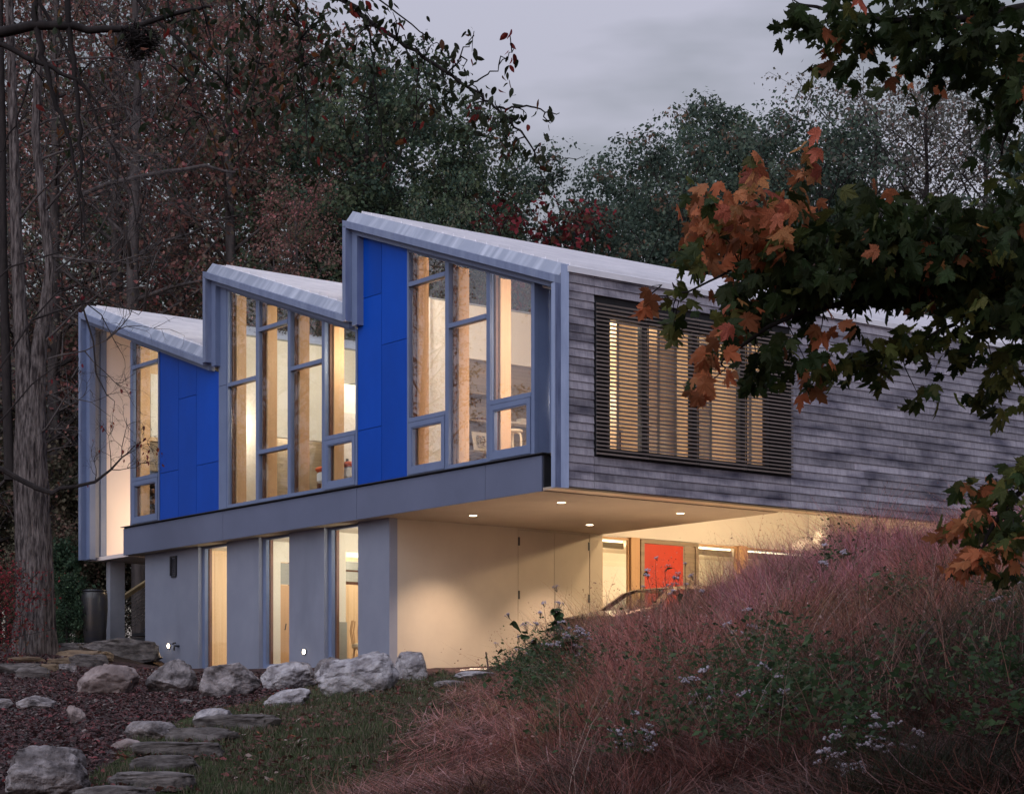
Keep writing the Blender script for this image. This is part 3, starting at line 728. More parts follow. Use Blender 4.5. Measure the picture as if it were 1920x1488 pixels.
def lamp(name, kind, u, v, z, power, size=.25, color=WARM, target=None, spot=None, blend=.6):
    l = bpy.data.lights.new(name, kind); l.energy = power*.84; l.color = color
    if name == 'room_lamp': l.energy = power*.84*((3.6 if u < 7 else 3.0) if z > 5 else 4.2); l.color = WARM_ROOM
    if kind == 'POINT' or kind == 'SPOT': l.shadow_soft_size = size
    if kind == 'SPOT': l.spot_size = math.radians(spot); l.spot_blend = blend
    o = bpy.data.objects.new(name, l); COL.objects.link(o); o.location = hw(u, v, z)
    if target: o.rotation_euler = (hw(*target) - hw(u, v, z)).to_track_quat('-Z', 'Y').to_euler()
    return o
for (u, v), pw in zip(DL, (620, 1150, 640, 1300)): lamp('downlight_lamp', 'SPOT', u, v, 4.50, pw, .05, (1.0,.72,.52), (u+.38 if u > 4 else u, v, 0), 96, 1.0)
for (u, z) in ((15.70, 2.25), (9.50, 1.90)): lamp('wall_light_lamp', 'SPOT', u, .56, z, 14, .04, WARM, (u, -1.2, z-1.6), 130, .8)
# rooms: one lamp behind the cladding, one behind the corner of each bay
lamp('room_lamp', 'POINT', .62, 1.0, 8.0, 62, .3)
lamp('room_lamp', 'POINT', .85, .95, 6.3, 26, .15)  # extra unseen lamp added to brighten the timber behind the slats
lamp('room_lamp', 'POINT', 2.2, 1.6, 5.9, 18, .2)
lamp('room_lamp', 'POINT', 5.9, .62, 9.2, 55, .3)
lamp('room_lamp', 'POINT', 3.2, 3.2, 9.05, 70, .3)
lamp('room_lamp', 'POINT', 7.3, .8, 8.15, 20, .3)
lamp('room_lamp', 'POINT', 9.4, 2.6, 9.1, 120, .3)
lamp('room_lamp', 'POINT', 12.5, .62, 7.2, 22, .2)
lamp('room_lamp', 'POINT', 13.2, 2.6, 7.6, 22, .2)
lamp('room_lamp', 'POINT', 14.2, .8, 8.3, 60, .3)
lamp('room_lamp', 'POINT', 15.5, 3.4, 9.2, 60, .3)
for u in (7.0, 9.6, 12.5): lamp('room_lamp', 'POINT', u, 1.15, 4.2, 26, .2)
for u in (7.8, 10.6, 13.4): lamp('room_lamp', 'POINT', u, 3.6, 4.3, 26, .2)
lamp('entry_lamp', 'POINT', 1.1, 9.0, 5.35, 680, .15)
lamp('entry_lamp', 'POINT', 1.3, 6.9, 5.35, 420, .15)
lamp('column_lamp', 'SPOT', 5.2, 12.2, 5.5, 330, .05, WARM, (6.0, 12.9, 3.4), 70, .5)
for v in (7.6, 10.6): lamp('hall_lamp', 'POINT', 7.8, v, 4.2, 120, .2)
lamp('slot_fill_lamp', 'POINT', 17.6, 2.4, 5.4, 170, .2)  # unseen lamp added in place of window light on the end wall

# ---- movable things in and around the house
def ht(name, u, v, z, label, cat, group=None, rz=0.0):
    return tag(empty(name, hw(u, v, z), ROT + rz), label, cat, group)
t = ht('picture_frame', 6.68, 3.32, 6.172, 'small framed print leaning on a shelf behind the middle window', 'picture')
MB().add([(0,-.20,0),(0,.20,0),(-.09,.20,.42),(-.09,-.20,.42),(-.02,-.20,-.0),(-.02,.20,-.0),(-.11,.20,.42),(-.11,-.20,.42)], [(0,1,2,3),(7,6,5,4),(0,4,5,1),(1,5,6,2),(2,6,7,3),(3,7,4,0)]).build('frame', mt['paper'], t)
MB().add([(.001,-.11,.09),(.001,.11,.09),(-.058,.11,.34),(-.058,-.11,.34)], [(0,1,2,3)]).build('print', mt['ink'], t).location = (.018, 0, .003)
for b in t.children: b.rotation_euler = (0, 0, math.pi) if False else (0, 0, 0)
t = ht('stool', 4.05, 2.15, 5.25, 'pale round stool with three bent legs behind the casement window', 'stool')
MB().lathe([(.0,.92),(.20,.92),(.205,.94),(.20,.965),(.0,.965)], 24).build('seat', mt['birch'], t)
for k in range(3):
    a = 2*math.pi*k/3 + .4
    MB().tube([(.19*math.cos(a), .19*math.sin(a), 0), (.19*math.cos(a), .19*math.sin(a), .8), (.17*math.cos(a), .17*math.sin(a), .88), (.08*math.cos(a), .08*math.sin(a), .925)], .024, 8).build('leg', mt['birch'], t)
t = ht('table', 3.3, 3.6, 5.25, 'dark red wooden table behind the pale stool', 'table')
MB().box(-.5, .5, -.4, .4, .93, .98).build('top', mt['dark_wood'], t)
for x in (-.44, .44):
    for y in (-.34, .34): MB().box(x-.03, x+.03, y-.03, y+.03, 0, .93).build('leg', mt['dark_wood'], t)
for k, (v, zz) in enumerate(((4.45, 6.832), (4.15, 6.832), (3.3, 6.832), (3.7, 7.422))):
    t = ht('book_pile', 6.66, v, zz, ['stack of pale books on the low shelf above the stool', 'single flat book beside the stack on the low shelf', 'dark flat book on the shelf above the framed print', 'pale flat book on the upper shelf'][k], 'books')
    for j in range((3, 1, 1, 2)[k]): MB().box(-.1, .1, -.17+.02*j, .17-.01*j, j*.045, j*.045+.04).build('book', mt[('paper', 'dark_wood')[k == 2]], t)
t = ht('bed', 8.55, 1.35, 5.25, 'bed end with orange blanket behind the casement next to the tall blue panels', 'bed')
MB().box(-.8, .5, -.55, .8, .30, .55).build('mattress', mt['white'], t, .05)
MB().box(-.83, .53, -.57, .30, .555, .66).build('blanket', mt['orange'], t, .045)
for x in (-.74, .44):
    for y in (-.5, .74): MB().box(x-.03, x+.03, y-.03, y+.03, 0, .30).build('leg', mt['dark_wood'], t)
t = ht('firewood_stack', 16.9, .70, 5.26, 'stack of dark split firewood behind the leftmost upper window', 'firewood')
lg = MB().tube([(-.15, 0, 0), (.15, 0, 0)], .07, 7).mesh('log')
fr = random.Random(5)
for r in range(10):
    for c in range(9):
        o = link('log', lg, mt['log'], t); o.location = (fr.uniform(-.03, .03), .09+c*.145+(r % 2)*.07, .07+r*.128); o.rotation_euler = (fr.uniform(0, 6), 0, fr.uniform(-.05, .05)); o.scale = (1, 1, fr.uniform(.8, 1.0))
t = ht('easel', 8.05, 1.15, 1.60, 'brown wooden folding easel behind the right lower window', 'easel')
MB().tube([(.55, 0, 1.35), (.05, 0, .45)], .022, 6).build('leg', mt['dark_wood'], t)
MB().tube([(.60, .04, 1.35), (.12, .04, .45)], .018, 6).build('leg', mt['dark_wood'], t)
MB().tube([(.08, .02, .5), (-.16, .02, 0)], .035, 6).build('leg', mt['dark_wood'], t)
MB().tube([(.04, .12, .40), (-.02, .3, 0)], .03, 6).build('leg', mt['dark_wood'], t)
MB().tube([(-.18, .1, 1.38), (.5, .1, 1.45)], .018, 6).build('rail', mt['dark_wood'], t)
MB().tube([(.05, .03, .55), (.5, .03, .52)], .013, 6).build('rail', mt['dark_metal'], t)
t = ht('wicker_chair', 8.75, 1.75, 1.60, 'wicker armchair beside the easel behind the right lower window', 'chair')
MB().lathe([(.30,.36),(.34,.40),(.34,.46),(.30,.48)], 18).build('seat', mt['birch'], t)
for k in range(9):
    a = math.pi*(.55+.9*k/8)
    MB().tube([(.32*math.cos(a), .32*math.sin(a), .45), (.37*math.cos(a), .37*math.sin(a), .75), (.33*math.cos(a), .33*math.sin(a), .98)], .016, 5).build('back_cane', mt['fir'], t)
for k in range(4):
    a = math.pi*(.25+.5*k)
    MB().tube([(.28*math.cos(a), .28*math.sin(a), .38), (.33*math.cos(a), .33*math.sin(a), 0)], .02, 5).build('leg', mt['fir'], t)

# ---- car below the overhang, mostly behind the bank
ct = ht('parked_car', 3.3, 3.25, 1.66, 'brown hatchback car parked under the overhang behind the grassy bank', 'car')
# along +y, nose towards the camera end; x across
prof = [(0,.35),(.02,.62),(.12,.80),(1.05,.98),(1.22,1.02),(1.75,1.40),(2.05,1.49),(2.9,1.52),(3.6,1.45),(4.0,1.08),(4.2,.98),(4.28,.5),(4.25,.30),(.1,.28)]
def shell(pf, hwid, tum):
    mb = MB(); sec = []
    for s_ in (-1, 1):
        sec.append([(s_*(hwid - tum*max(0, z-.95)), y, z) for y, z in pf])
    return mb.prism(sec[0], sec[1])
body = shell([(0,.35),(.02,.62),(.12,.80),(1.05,.98),(1.22,1.01),(4.1,1.02),(4.2,.98),(4.28,.5),(4.25,.30),(.1,.28)], .88, .2).build('body', mt['car'], ct, .04)
MB().prism([(-.80, y, z) for y, z in ((1.22,1.01),(1.80,1.40),(2.1,1.485),(2.9,1.52),(3.6,1.45),(4.05,1.05))], [(-.72 if z > 1.2 else -.79, y, z) for y, z in ((1.22,1.01),(1.80,1.40),(2.1,1.485),(2.9,1.52),(3.6,1.45),(4.05,1.05))])
roofm = MB()
arc = [(1.20,1.00),(1.78,1.39),(2.08,1.475),(2.9,1.51),(3.6,1.44),(4.08,1.04)]
arc2 = [(y+(.08 if i < 2 else 0)-(.08 if i > 3 else 0), z-.06) for i, (y, z) in enumerate(arc)]
for s_ in (-1, 1):
    a = [(s_*(.84-.28*(z-1.0)), y, z) for y, z in arc] + [(s_*(.84-.28*(z-1.0)), y, z) for y, z in arc2[::-1]]
    b = [(s_*(.77-.28*(z-1.0)), y, z) for y, z in arc] + [(s_*(.77-.28*(z-1.0)), y, z) for y, z in arc2[::-1]]
    roofm.prism(a, b)
    roofm.prism([(s_*.835, 2.75, 1.0), (s_*.835, 2.87, 1.0), (s_*.70, 2.87, 1.47), (s_*.70, 2.75, 1.47)], [(s_*.77, 2.75, 1.0), (s_*.77, 2.87, 1.0), (s_*.64, 2.87, 1.47), (s_*.64, 2.75, 1.47)])
rp = [(2.0,1.445),(2.08,1.478),(2.9,1.512),(3.6,1.442),(3.64,1.40)]
roofm.prism([(-.70, y, z) for y, z in rp], [(.70, y, z) for y, z in rp])
roofm.build('roof', mt['car'], ct)
for s_ in (-1, 1):
    for y0, y1, zt0, zt1 in ((1.42, 2.73, 1.14, 1.44), (2.89, 3.86, 1.44, 1.2)):
        x = lambda z: s_*(.815-.28*(z-1.0))
        pts = [(y0, 1.02), (y1, 1.02), (y1, zt1 if y0 > 2 else 1.44), (max(y0, 2.05) if y0 < 2 else y0, 1.43)]
        MB().prism([(x(z), y, z) for y, z in pts], [(x(z)-s_*.006, y, z) for y, z in pts]).build('side_window', mt['glass'], ct)
MB().prism([(-.74,1.26,1.02),(.74,1.26,1.02),(.66,2.03,1.45),(-.66,2.03,1.45)], [(-.74,1.28,1.01),(.74,1.28,1.01),(.66,2.05,1.44),(-.66,2.05,1.44)]).build('windscreen', mt['glass'], ct)
for s_ in (-1, 1):
    for y in (.85, 3.4):
        w = MB().tube([(s_*.89, y, .31), (s_*.68, y, .31)], .31, 20).build('wheel', mt['rubber'], ct)
        MB().tube([(s_*.895, y, .31), (s_*.86, y, .31)], .20, 16).build('rim', mt['rim'], w)
    MB().prism([(s_*.80,.06,.66),(s_*.55,.0,.66),(s_*.55,.02,.76),(s_*.80,.10,.76)], [(s_*.80,.12,.66),(s_*.55,.06,.66),(s_*.55,.08,.76),(s_*.80,.16,.76)]).build('headlight', mt['glass'], ct)

# ---- urn and stair rail by the pier
p = at(177, 1207, 51.0)
t = tag(empty('urn', p), 'tall dark glazed urn standing before the grey pier', 'urn')
MB().lathe([(.02,0),(.22,0),(.245,.05),(.30,.45),(.325,.85),(.325,1.1),(.315,1.24),(.285,1.29),(.265,1.29),(.26,1.2),(.02,1.15)], 36).build('body', mt['urn'], t, smooth=True)
MB().lathe([(.285,1.285),(.315,1.30),(.305,1.325),(.27,1.32)], 36).build('rim', mt['urn'], t)
A, B = at(231, 1190, 54.0), at(312, 1135, 55.6)
t = tag(empty('stair_railing', A), 'sloping steel cable stair railing with tan wooden handrail', 'railing')
d = B - A
up = Vector((0, 0, 1))
MB().tube([(0,0,-.3), (0,0,.98)], .035, 6).build('post', mt['dark_metal'], t)
MB().tube([d+Vector((0,0,-.3)), d+Vector((0,0,.98))], .035, 6).build('post', mt['dark_metal'], t)
e = d.normalized()
MB().prism([Vector((-.02,0,.93))-e*.12, Vector((.06,0,.93))-e*.12, Vector((.06,0,1.05))-e*.12, Vector((-.02,0,1.05))-e*.12], [d+Vector((-.02,0,.93)), d+Vector((.06,0,.93)), d+Vector((.06,0,1.05)), d+Vector((-.02,0,1.05))]).build('handrail', mt['handrail'], t)
MB().box(-.12, -.03, -.04, .04, .68, .98).build('handrail_end', mt['handrail'], t)
for k in range(9): MB().tube([(0, 0, .05+k*.1), d+Vector((0, 0, .05+k*.1))], .010, 5).build('cable', mt['wire'], t)
A = at(258, 1196, 55.0)
for k in range(3):
    t = tag(empty('stair_tread', A + Vector((.25*k, .3*k, .17*k-.05)), ROT), ['lowest', 'middle', 'top'][k] + ' dark plank stair tread behind the left corner of the ground floor', 'step', 'stair treads behind the house corner')
    MB().box(-.6, .8, -.2, .2, -.04, .04).build('board', mt['dark_metal'], t)

# ------------------------------------------------------------------ rocks and stone slabs
def rock_mesh(name, sx, sy, sz, seed, slab=False, sub=5):
    bm = bmesh.new(); bmesh.ops.create_icosphere(bm, subdivisions=sub, radius=1.0)
    r = random.Random(seed); off = Vector((r.uniform(-50, 50), r.uniform(-50, 50), r.uniform(-50, 50)))
    planes = []
    for _ in range(19 if not slab else 9):
        n = Vector((r.gauss(0, 1), r.gauss(0, 1), r.gauss(0, .8))).normalized()
        planes.append((n, r.uniform(.55, .88)))
    for v in bm.verts:
        p = v.co.copy()
        if slab:
            p = Vector([math.copysign(abs(c)**e, c) for c, e in zip(p, (.62, .62, .38))])
            p.z *= 1 + .25*mnoise.noise(Vector((p.x*1.2, p.y*1.2, 0))+off)
        for n, d in planes:
            if slab and abs(n.z) > .5: continue
            k = p.dot(n)
            if k > d: p -= n*(k-d)*.93
        q = p + off
        d = .07*mnoise.noise(q*1.7) + .05*mnoise.noise(q*3.7) - .075*max(0, 1-abs(mnoise.noise(q*2.3+Vector((9,9,9))))*9) + .03*(1-2*abs(mnoise.noise(q*6.5))) + .022*(1-2*abs(mnoise.noise(q*13))) + .012*mnoise.noise(q*30)
        if slab: d *= .8; p += Vector((p.x, p.y, 0)).normalized()*(.09*mnoise.noise(Vector((p.x*2, p.y*2, p.z*5))+off))
        p += p.normalized()*d
        v.co = p
    lo = [min(v.co[i] for v in bm.verts) for i in range(3)]; hi = [max(v.co[i] for v in bm.verts) for i in range(3)]
    for v in bm.verts:
        v.co = Vector(((v.co[i]-(lo[i]+hi[i])/2)/(hi[i]-lo[i])*s for i, s in enumerate((sx, sy, sz))))
    me = bpy.data.meshes.new(name); bm.to_mesh(me); bm.free()
    me.polygons.foreach_set('use_smooth', np.ones(len(me.polygons), dtype=bool))
    return me
def rock(x0, x1, yt, yb, label, mat='rock', seed=0, deep=.8, slab=False, cat='boulder', name='boulder', group=None, D=None, tilt=0.0, bury=.22, rz=None):
    pxm = (x0+x1)/2
    g = hit(pxm, yb) if D is None else at(pxm, yb, D)
    w = (x1-x0)/FPX*g.y; h = (yb-yt)/FPX*g.y*(1+bury)
    me = rock_mesh(name, w*1.02, w*deep, h, seed, slab)
    o = link(name, me, mt[mat])
    o.location = (g.x, g.y + w*deep*.25, at(pxm, yb, g.y).z + h*(.5-bury/(1+bury)))
    o.rotation_euler = (0, tilt, (random.Random(seed).uniform(-.3, .3) if rz is None else rz))
    return tag(o, label, cat, group)
rock(138,262,1243,1302,'angular pinkish grey boulder at the left end of the boulder row','rock_pink',1)
rock(270,368,1233,1300,'pale topped boulder with dark hollow face below the left wall light','rock',12)
rock(368,486,1241,1306,'rounded grey boulder in front of the timber lined lower window','rock',23)
rock(486,592,1238,1292,'pale boulder with brown broken face below the right wall light','rock_pale',34)
rock(590,748,1224,1302,'largest pale boulder with craggy top in the row before the house','rock_pale',45,.6,tilt=-.16)
rock(578,650,1230,1284,'grey boulder half hidden behind the largest pale boulder','rock',56,D=38.5)
rock(738,806,1219,1276,'upright pale boulder at the right end of the boulder row','rock_pale',67)
rock(4,162,1396,1486,'big creased grey boulder in the lower left corner','rock',78,.75)
rock(26,100,1302,1332,'low grey boulder half sunk in the mulch at far left','rock',89)
rock(-30,26,1308,1330,'low stone cut by the left edge of the picture','rock',90)
rock(121,158,1321,1354,'small round pinkish stone alone in the mulch','rock_pink',91)
rock(228,334,1350,1390,'long grey boulder left of the upper stone steps','rock',92,.6)
rock(360,440,1326,1358,'pale lumpy stone behind the top stone step','rock_pale',93,.7)
rock(203,272,1383,1406,'low brownish stone beside the third step','rock_pink',94,.6)
rock(486,582,1292,1326,'flat pale stone leaning in the bank under the boulders','rock_pale',95,.6,tilt=-.2)
rock(334,362,1309,1320,'small flat stone in the mulch between boulders and steps','rock',96,.7)
rock(850,930,1256,1274,'flat grey stone in the grass near the thin stake','rock_pale',97,.6)
rock(812,882,1274,1287,'flat stone sunk in the grass left of the flowering bank','rock',98,.6)
for i, (x0, x1, yt, yb, lab) in enumerate([
    (358,528,1341,1370,'topmost and longest dark stone slab step'),
    (308,452,1365,1394,'second stone slab step from the top'),
    (236,420,1391,1422,'wide third stone slab step with pale edge'),
    (240,378,1417,1450,'narrow fourth stone slab step'),
    (188,364,1448,1482,'fifth stone slab step low in the picture'),
    (126,284,1474,1512,'lowest stone slab step cut by the bottom edge')]):
    rock(x0, x1, yt-3, yb, lab, 'slab', 100+i, .42, True, 'step', 'stone_step', 'stone slab steps climbing the lawn', bury=.25, rz=-.12, tilt=-.02)
for i, (x0, x1, yt, yb, m_, lab) in enumerate([
    (150,300,1194,1230,'slab','long dark ledge slab against the left house corner'),
    (82,160,1204,1226,'slab','dark ledge slab at the foot of the old trunk'),
    (100,208,1217,1234,'slab_tan','tan flat slab with sunlit edge left of the corner'),
    (10,88,1229,1242,'slab_tan','thin brown slab below the old trunk'),
    (86,142,1231,1246,'slab_tan','short brown slab between the thin and tilted slabs'),
    (128,202,1224,1252,'slab','dark tilted slab above the left boulder'),
    (-40,72,1241,1262,'slab','pale edged slab cut by the left edge'),
    (64,110,1243,1258,'slab_tan','small tan slab in the lower ledge row'),
    (28,92,1249,1272,'slab','dark wedge shaped slab in the lower ledge row'),
    (106,146,1242,1258,'rock','little grey block at the end of the ledge row')]):
    rock(x0, x1, yt, yb, lab, m_, 120+i, .5, True, 'slab', 'ledge_slab', 'stone ledges below the old trunk', bury=.5)

# ------------------------------------------------------------------ ground cover
def polar(n, px0, px1, d0, d1, p=1.0):
    """points spread over the ground, thinning with distance from the path the photographer stood on"""
    D = (d0**p + RNG.random(n)*(d1**p-d0**p))**(1/p)
    px = px0 + RNG.random(n)*(px1-px0)
    return np.stack([(px-CXP)/FPX*D, D], 1)
def house_uv(P):
    q = P - _C0; return q @ _LD, q @ _RD
def pick(pal, w, n):
    pal = np.array(pal); w = np.array(w, float)
    c = pal[RNG.choice(len(pal), n, p=w/w.sum())]
    return c * (0.65 + 0.7*RNG.random((n, 1)))
def leaf_quads(P, size, flat=.5, lift=.01):
    """little bent leaf shapes lying at points P"""
    n = len(P)
    a = RNG.random(n)*2*np.pi; t = RNG.normal(0, flat, (n, 2))
    nrm = np.stack([t[:, 0], t[:, 1], np.ones(n)], 1); nrm /= np.linalg.norm(nrm, axis=1)[:, None]
    x = np.stack([np.cos(a), np.sin(a), np.zeros(n)], 1); x -= nrm*(x*nrm).sum(1)[:, None]; x /= np.linalg.norm(x, axis=1)[:, None]
    y = np.cross(nrm, x); s = (size*(.4+1.3*RNG.random(n)**2))[:, None]*1.15
    c = P + nrm*lift
    V = np.stack([c-x*s*.5, c-y*s*.3+nrm*s*.1, c+x*s*.5, c+y*s*.3+nrm*s*.1], 1).reshape(-1, 3)
    return V, np.arange(n*4).reshape(n, 4)
def ground_z(P): return terrain(P[:, 0], P[:, 1]) + 0.02

def blades(P, h, w, lean, curve, hd=None):
    """grass blades of three segments at points P (n,3)"""
    n = len(P)
    a = hd if hd is not None else RNG.random(n)*2*np.pi
    d = np.stack([np.cos(a), np.sin(a), np.zeros(n)], 1)
    sa = RNG.random(n)*2*np.pi
    sd_ = np.stack([np.cos(sa), np.sin(sa), np.zeros(n)], 1)
    V = []
    for k, wk in enumerate((1, .85, .55, .12)):
        t = k/3.0
        c = P + np.array([0, 0, 1.0])*(h*t*(1-.45*curve*t))[:, None] + d*(h*(lean*t + curve*t*t))[:, None]
        V += [c - sd_*(w*wk/2)[:, None], c + sd_*(w*wk/2)[:, None]]
    V = np.stack(V, 1).reshape(-1, 3)
    b = (np.arange(n)*8)[:, None]
    F = np.concatenate([b+np.array([[0,1,3,2]]), b+np.array([[2,3,5,4]]), b+np.array([[4,5,7,6]])], 1).reshape(-1, 4)
    return V, F
def nz2(P, s, seed=0.0):
    return np.array([mnoise.noise(Vector((p[0]*s, p[1]*s, seed))) for p in P])

# leaf litter and mulch at the left
P = polar(95000, -120, 1000, 15, 47, 1.0)
P = P[inpoly(P, MULCH)]
P3 = np.column_stack([P, ground_z(P)])
Vv, Ff = leaf_quads(P3, np.full(len(P3), .055), .7)
c = pick([(.085,.042,.042),(.11,.048,.05),(.07,.058,.06),(.17,.14,.135),(.04,.026,.026),(.20,.05,.055)], [4,3,3,1.2,5,.6], len(P3))
tag(link('leaf_litter', np_mesh('leaf_litter', Vv, Ff, c), mt['tint_flat']), kind='stuff')
# lawn
P = polar(120000, 100, 1060, 15, 46, 1.0); pxl = P[:, 0]/P[:, 1]*FPX + CXP; P = P[inpoly(P, LAWN) | (~inpoly(P, MULCH) & (pxl < 760+16*(P[:, 1]-15)) & (pxl > 500) & (P[:, 1] < 38))]
w_ = nz2(P, .8) + RNG.normal(0, .25, len(P)); P = P[w_ > -.28]
P3 = np.column_stack([P, ground_z(P)-.02]); n = len(P3)
Vv, Ff = blades(P3, .05+.07*RNG.random(n), np.full(n, .012), .3*RNG.random(n), .4*RNG.random(n))
c = np.repeat(pick([(.065,.085,.04),(.05,.066,.03),(.10,.10,.06),(.14,.105,.08)], [3.5,3.5,2,3], n), 3, 0)
tag(link('lawn_grass', np_mesh('lawn_grass', Vv, Ff, c), mt['tint_flat']), kind='stuff')
P = polar(16000, 100, 1060, 14, 44, 1.0); pxl = P[:, 0]/P[:, 1]*FPX + CXP; P = P[(inpoly(P, LAWN) | (~inpoly(P, MULCH) & (pxl < 800+16*(P[:, 1]-15)) & (pxl > 500) & (P[:, 1] < 38))) & (nz2(P, .55, 3) > -.15)]
P3 = np.column_stack([P, ground_z(P)+.02])
Vv, Ff = leaf_quads(P3, np.full(len(P3), .062), .6)
c = pick([(.13,.06,.05),(.17,.05,.05),(.24,.18,.16),(.08,.045,.035),(.22,.08,.04)], [4,2.5,1.2,4,.6], len(P3))
tag(link('fallen_leaves', np_mesh('fallen_leaves', Vv, Ff, c), mt['tint_flat']), kind='stuff')
# gravel strip at the left house corner and below the overhang
P = np.array([[*tuple(hw(u, v, 0))[:2]] for u, v in zip(16.0+2.2*RNG.random(2600), -.9+1.5*RNG.random(2600))])
u_, v_ = house_uv(P); P = P[(v_ < .58) | (u_ > 17.0)]
P3 = np.column_stack([P, ground_z(P)])
Vv, Ff = leaf_quads(P3, np.full(len(P3), .06), .5, .015)
tag(link('gravel', np_mesh('gravel', Vv, Ff, pick([(.2,.19,.2),(.12,.11,.12),(.28,.26,.26)], [2,2,1], len(P3))), mt['tint_flat']), kind='stuff')

# tall dry grass of the bank
def bank(n, d0, d1, p):
    P = polar(n, 560, 2250, d0, d1, p)
    u_, v_ = house_uv(P)
    lw_ = inpoly(P, LAWN); pxl = P[:, 0]/P[:, 1]*FPX + CXP
    ok = (~lw_ | ((pxl > 600 + 60*RNG.normal(0, 1, len(P))) & (RNG.random(len(P)) < .16) & (P[:, 1] < 34))) & ~inpoly(P, MULCH) & ~((u_ > -.7) & (v_ > -1.1)) & ~((u_ > 5.0) & (v_ > -3.0))
    pxv = P[:, 0]/P[:, 1]*FPX + CXP
    ok &= pxv > 600 + 20*(P[:, 1]-15) + 50*RNG.normal(0, 1, len(P))
    return P[ok]
P = bank(215000, 9.5, 38, .9)
P = P[(nz2(P, 1.25, 55.0) + RNG.normal(0, .07, len(P)) > -.20) | (P[:, 1] > 27)]
n = len(P)
cl = nz2(P, .55, 1.0); cl2 = nz2(P, 1.7, 8.0); tone = nz2(P, .35, 21.0) + RNG.normal(0, .16, n); swirl = nz2(P, .30, 40.0)
dist = P[:, 1]; pxv = P[:, 0]/P[:, 1]*FPX + CXP
h = (.34 + .30*np.clip(cl+.25, 0, 1) + .22*RNG.random(n)) * np.where(RNG.random(n) < .05, 1.5, 1.0)
h *= np.clip((pxv-680)/480, .16, 1.0) * np.clip(.5+(dist-11)*.06, .55, 1.0)
tus = nz2(P, .95, 77.0); h *= np.clip(.85 + 1.5*tus, .22, 1.55)
h = np.where((cl2 < -.22), h*.5, h)
P3 = np.column_stack([P, ground_z(P)-.05])
hd = swirl*9.0 + RNG.normal(0, 1.5, n)
Vv, Ff = blades(P3, h, .0042+.0042*RNG.random(n), .1+.7*RNG.random(n)**1.5, .2+1.0*RNG.random(n)*(RNG.random(n) < .6), hd)
pink = pick([(.50,.185,.155),(.42,.15,.115),(.60,.27,.25),(.18,.07,.06),(.08,.04,.036)], [3,3,2,2,2], n)
tan = pick([(.44,.25,.14),(.34,.19,.11),(.20,.11,.07),(.55,.36,.23),(.07,.045,.03)], [2,2,2,1,1.5], n)
mauve = pick([(.54,.22,.27),(.42,.165,.20),(.62,.35,.39)], [3,3,1], n)
grn = pick([(.05,.075,.04),(.09,.10,.06),(.12,.085,.07),(.035,.05,.03)], [2,1,2,2], n)
c = np.where((tone > .12)[:, None], tan, pink)
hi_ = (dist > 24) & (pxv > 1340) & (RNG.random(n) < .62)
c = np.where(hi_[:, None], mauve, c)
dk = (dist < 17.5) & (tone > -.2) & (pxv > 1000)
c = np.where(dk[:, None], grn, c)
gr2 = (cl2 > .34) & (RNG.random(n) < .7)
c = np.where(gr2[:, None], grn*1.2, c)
c = c*np.clip(.45+(dist-13)*.055+.25*nz2(P, .5, 90.0), .32, 1.05)[:, None]  # tree shade painted into the colour: nearer blades darker, with patchy variation
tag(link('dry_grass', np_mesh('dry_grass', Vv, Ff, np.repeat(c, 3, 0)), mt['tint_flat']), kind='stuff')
# tall wiry stalks with seed heads standing above the rest
P = bank(3800, 13, 37, .9); n = len(P)
pxv = P[:, 0]/P[:, 1]*FPX + CXP
keep = RNG.random(n) < np.clip((pxv-900)/300, 0, 1); P = P[keep]; n = len(P)
P3 = np.column_stack([P, ground_z(P)-.03])
Vv, Ff = blades(P3, .65+.55*RNG.random(n), .0045+.003*RNG.random(n), .05+.5*RNG.random(n)**2, .1+.8*RNG.random(n)**2)
c = np.repeat(pick([(.28,.17,.135),(.20,.11,.09),(.36,.27,.24),(.10,.06,.05)], [3,3,1,3], n), 3, 0)
tips = Vv.reshape(n, 8, 3)[:, 6]
hp = np.repeat(tips, 5, 0) + RNG.normal(0, .022, (n*5, 3)) - np.array([0, 0, 1.0])*np.tile(np.arange(5)*.025, n)[:, None]
V2, F2 = leaf_quads(hp, np.full(len(hp), .015), 1.2, 0)
c2 = pick([(.30,.17,.15),(.40,.27,.25),(.22,.12,.11)], [2,1,2], len(hp))
tag(link('seed_grass', np_mesh('seed_grass', np.concatenate([Vv, V2]), np.concatenate([Ff, F2+len(Vv)]), np.concatenate([c, c2])), mt['tint_flat']), kind='stuff')
# matted grass lying between the stalks
P = bank(60000, 9.5, 38, .9); n = len(P)
P3 = np.column_stack([P, ground_z(P)+.03+.12*RNG.random(n)])
hd = nz2(P, .4, 60.0)*8 + RNG.normal(0, .7, n)
Vv, Ff = blades(P3, .06+.08*RNG.random(n), .007+.006*RNG.random(n), 3.5+3.0*RNG.random(n), RNG.normal(0, 1.2, n), hd)
c = pick([(.38,.16,.14),(.28,.13,.10),(.46,.27,.27),(.16,.08,.065)], [3,3,1.3,3], n)
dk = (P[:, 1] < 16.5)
c = np.where(dk[:, None], c*.42, c)  # nearest straw darkened in its colour for the foreground shade
tag(link('matted_grass', np_mesh('matted_grass', Vv, Ff, np.repeat(c, 3, 0)), mt['tint_flat']), kind='stuff')

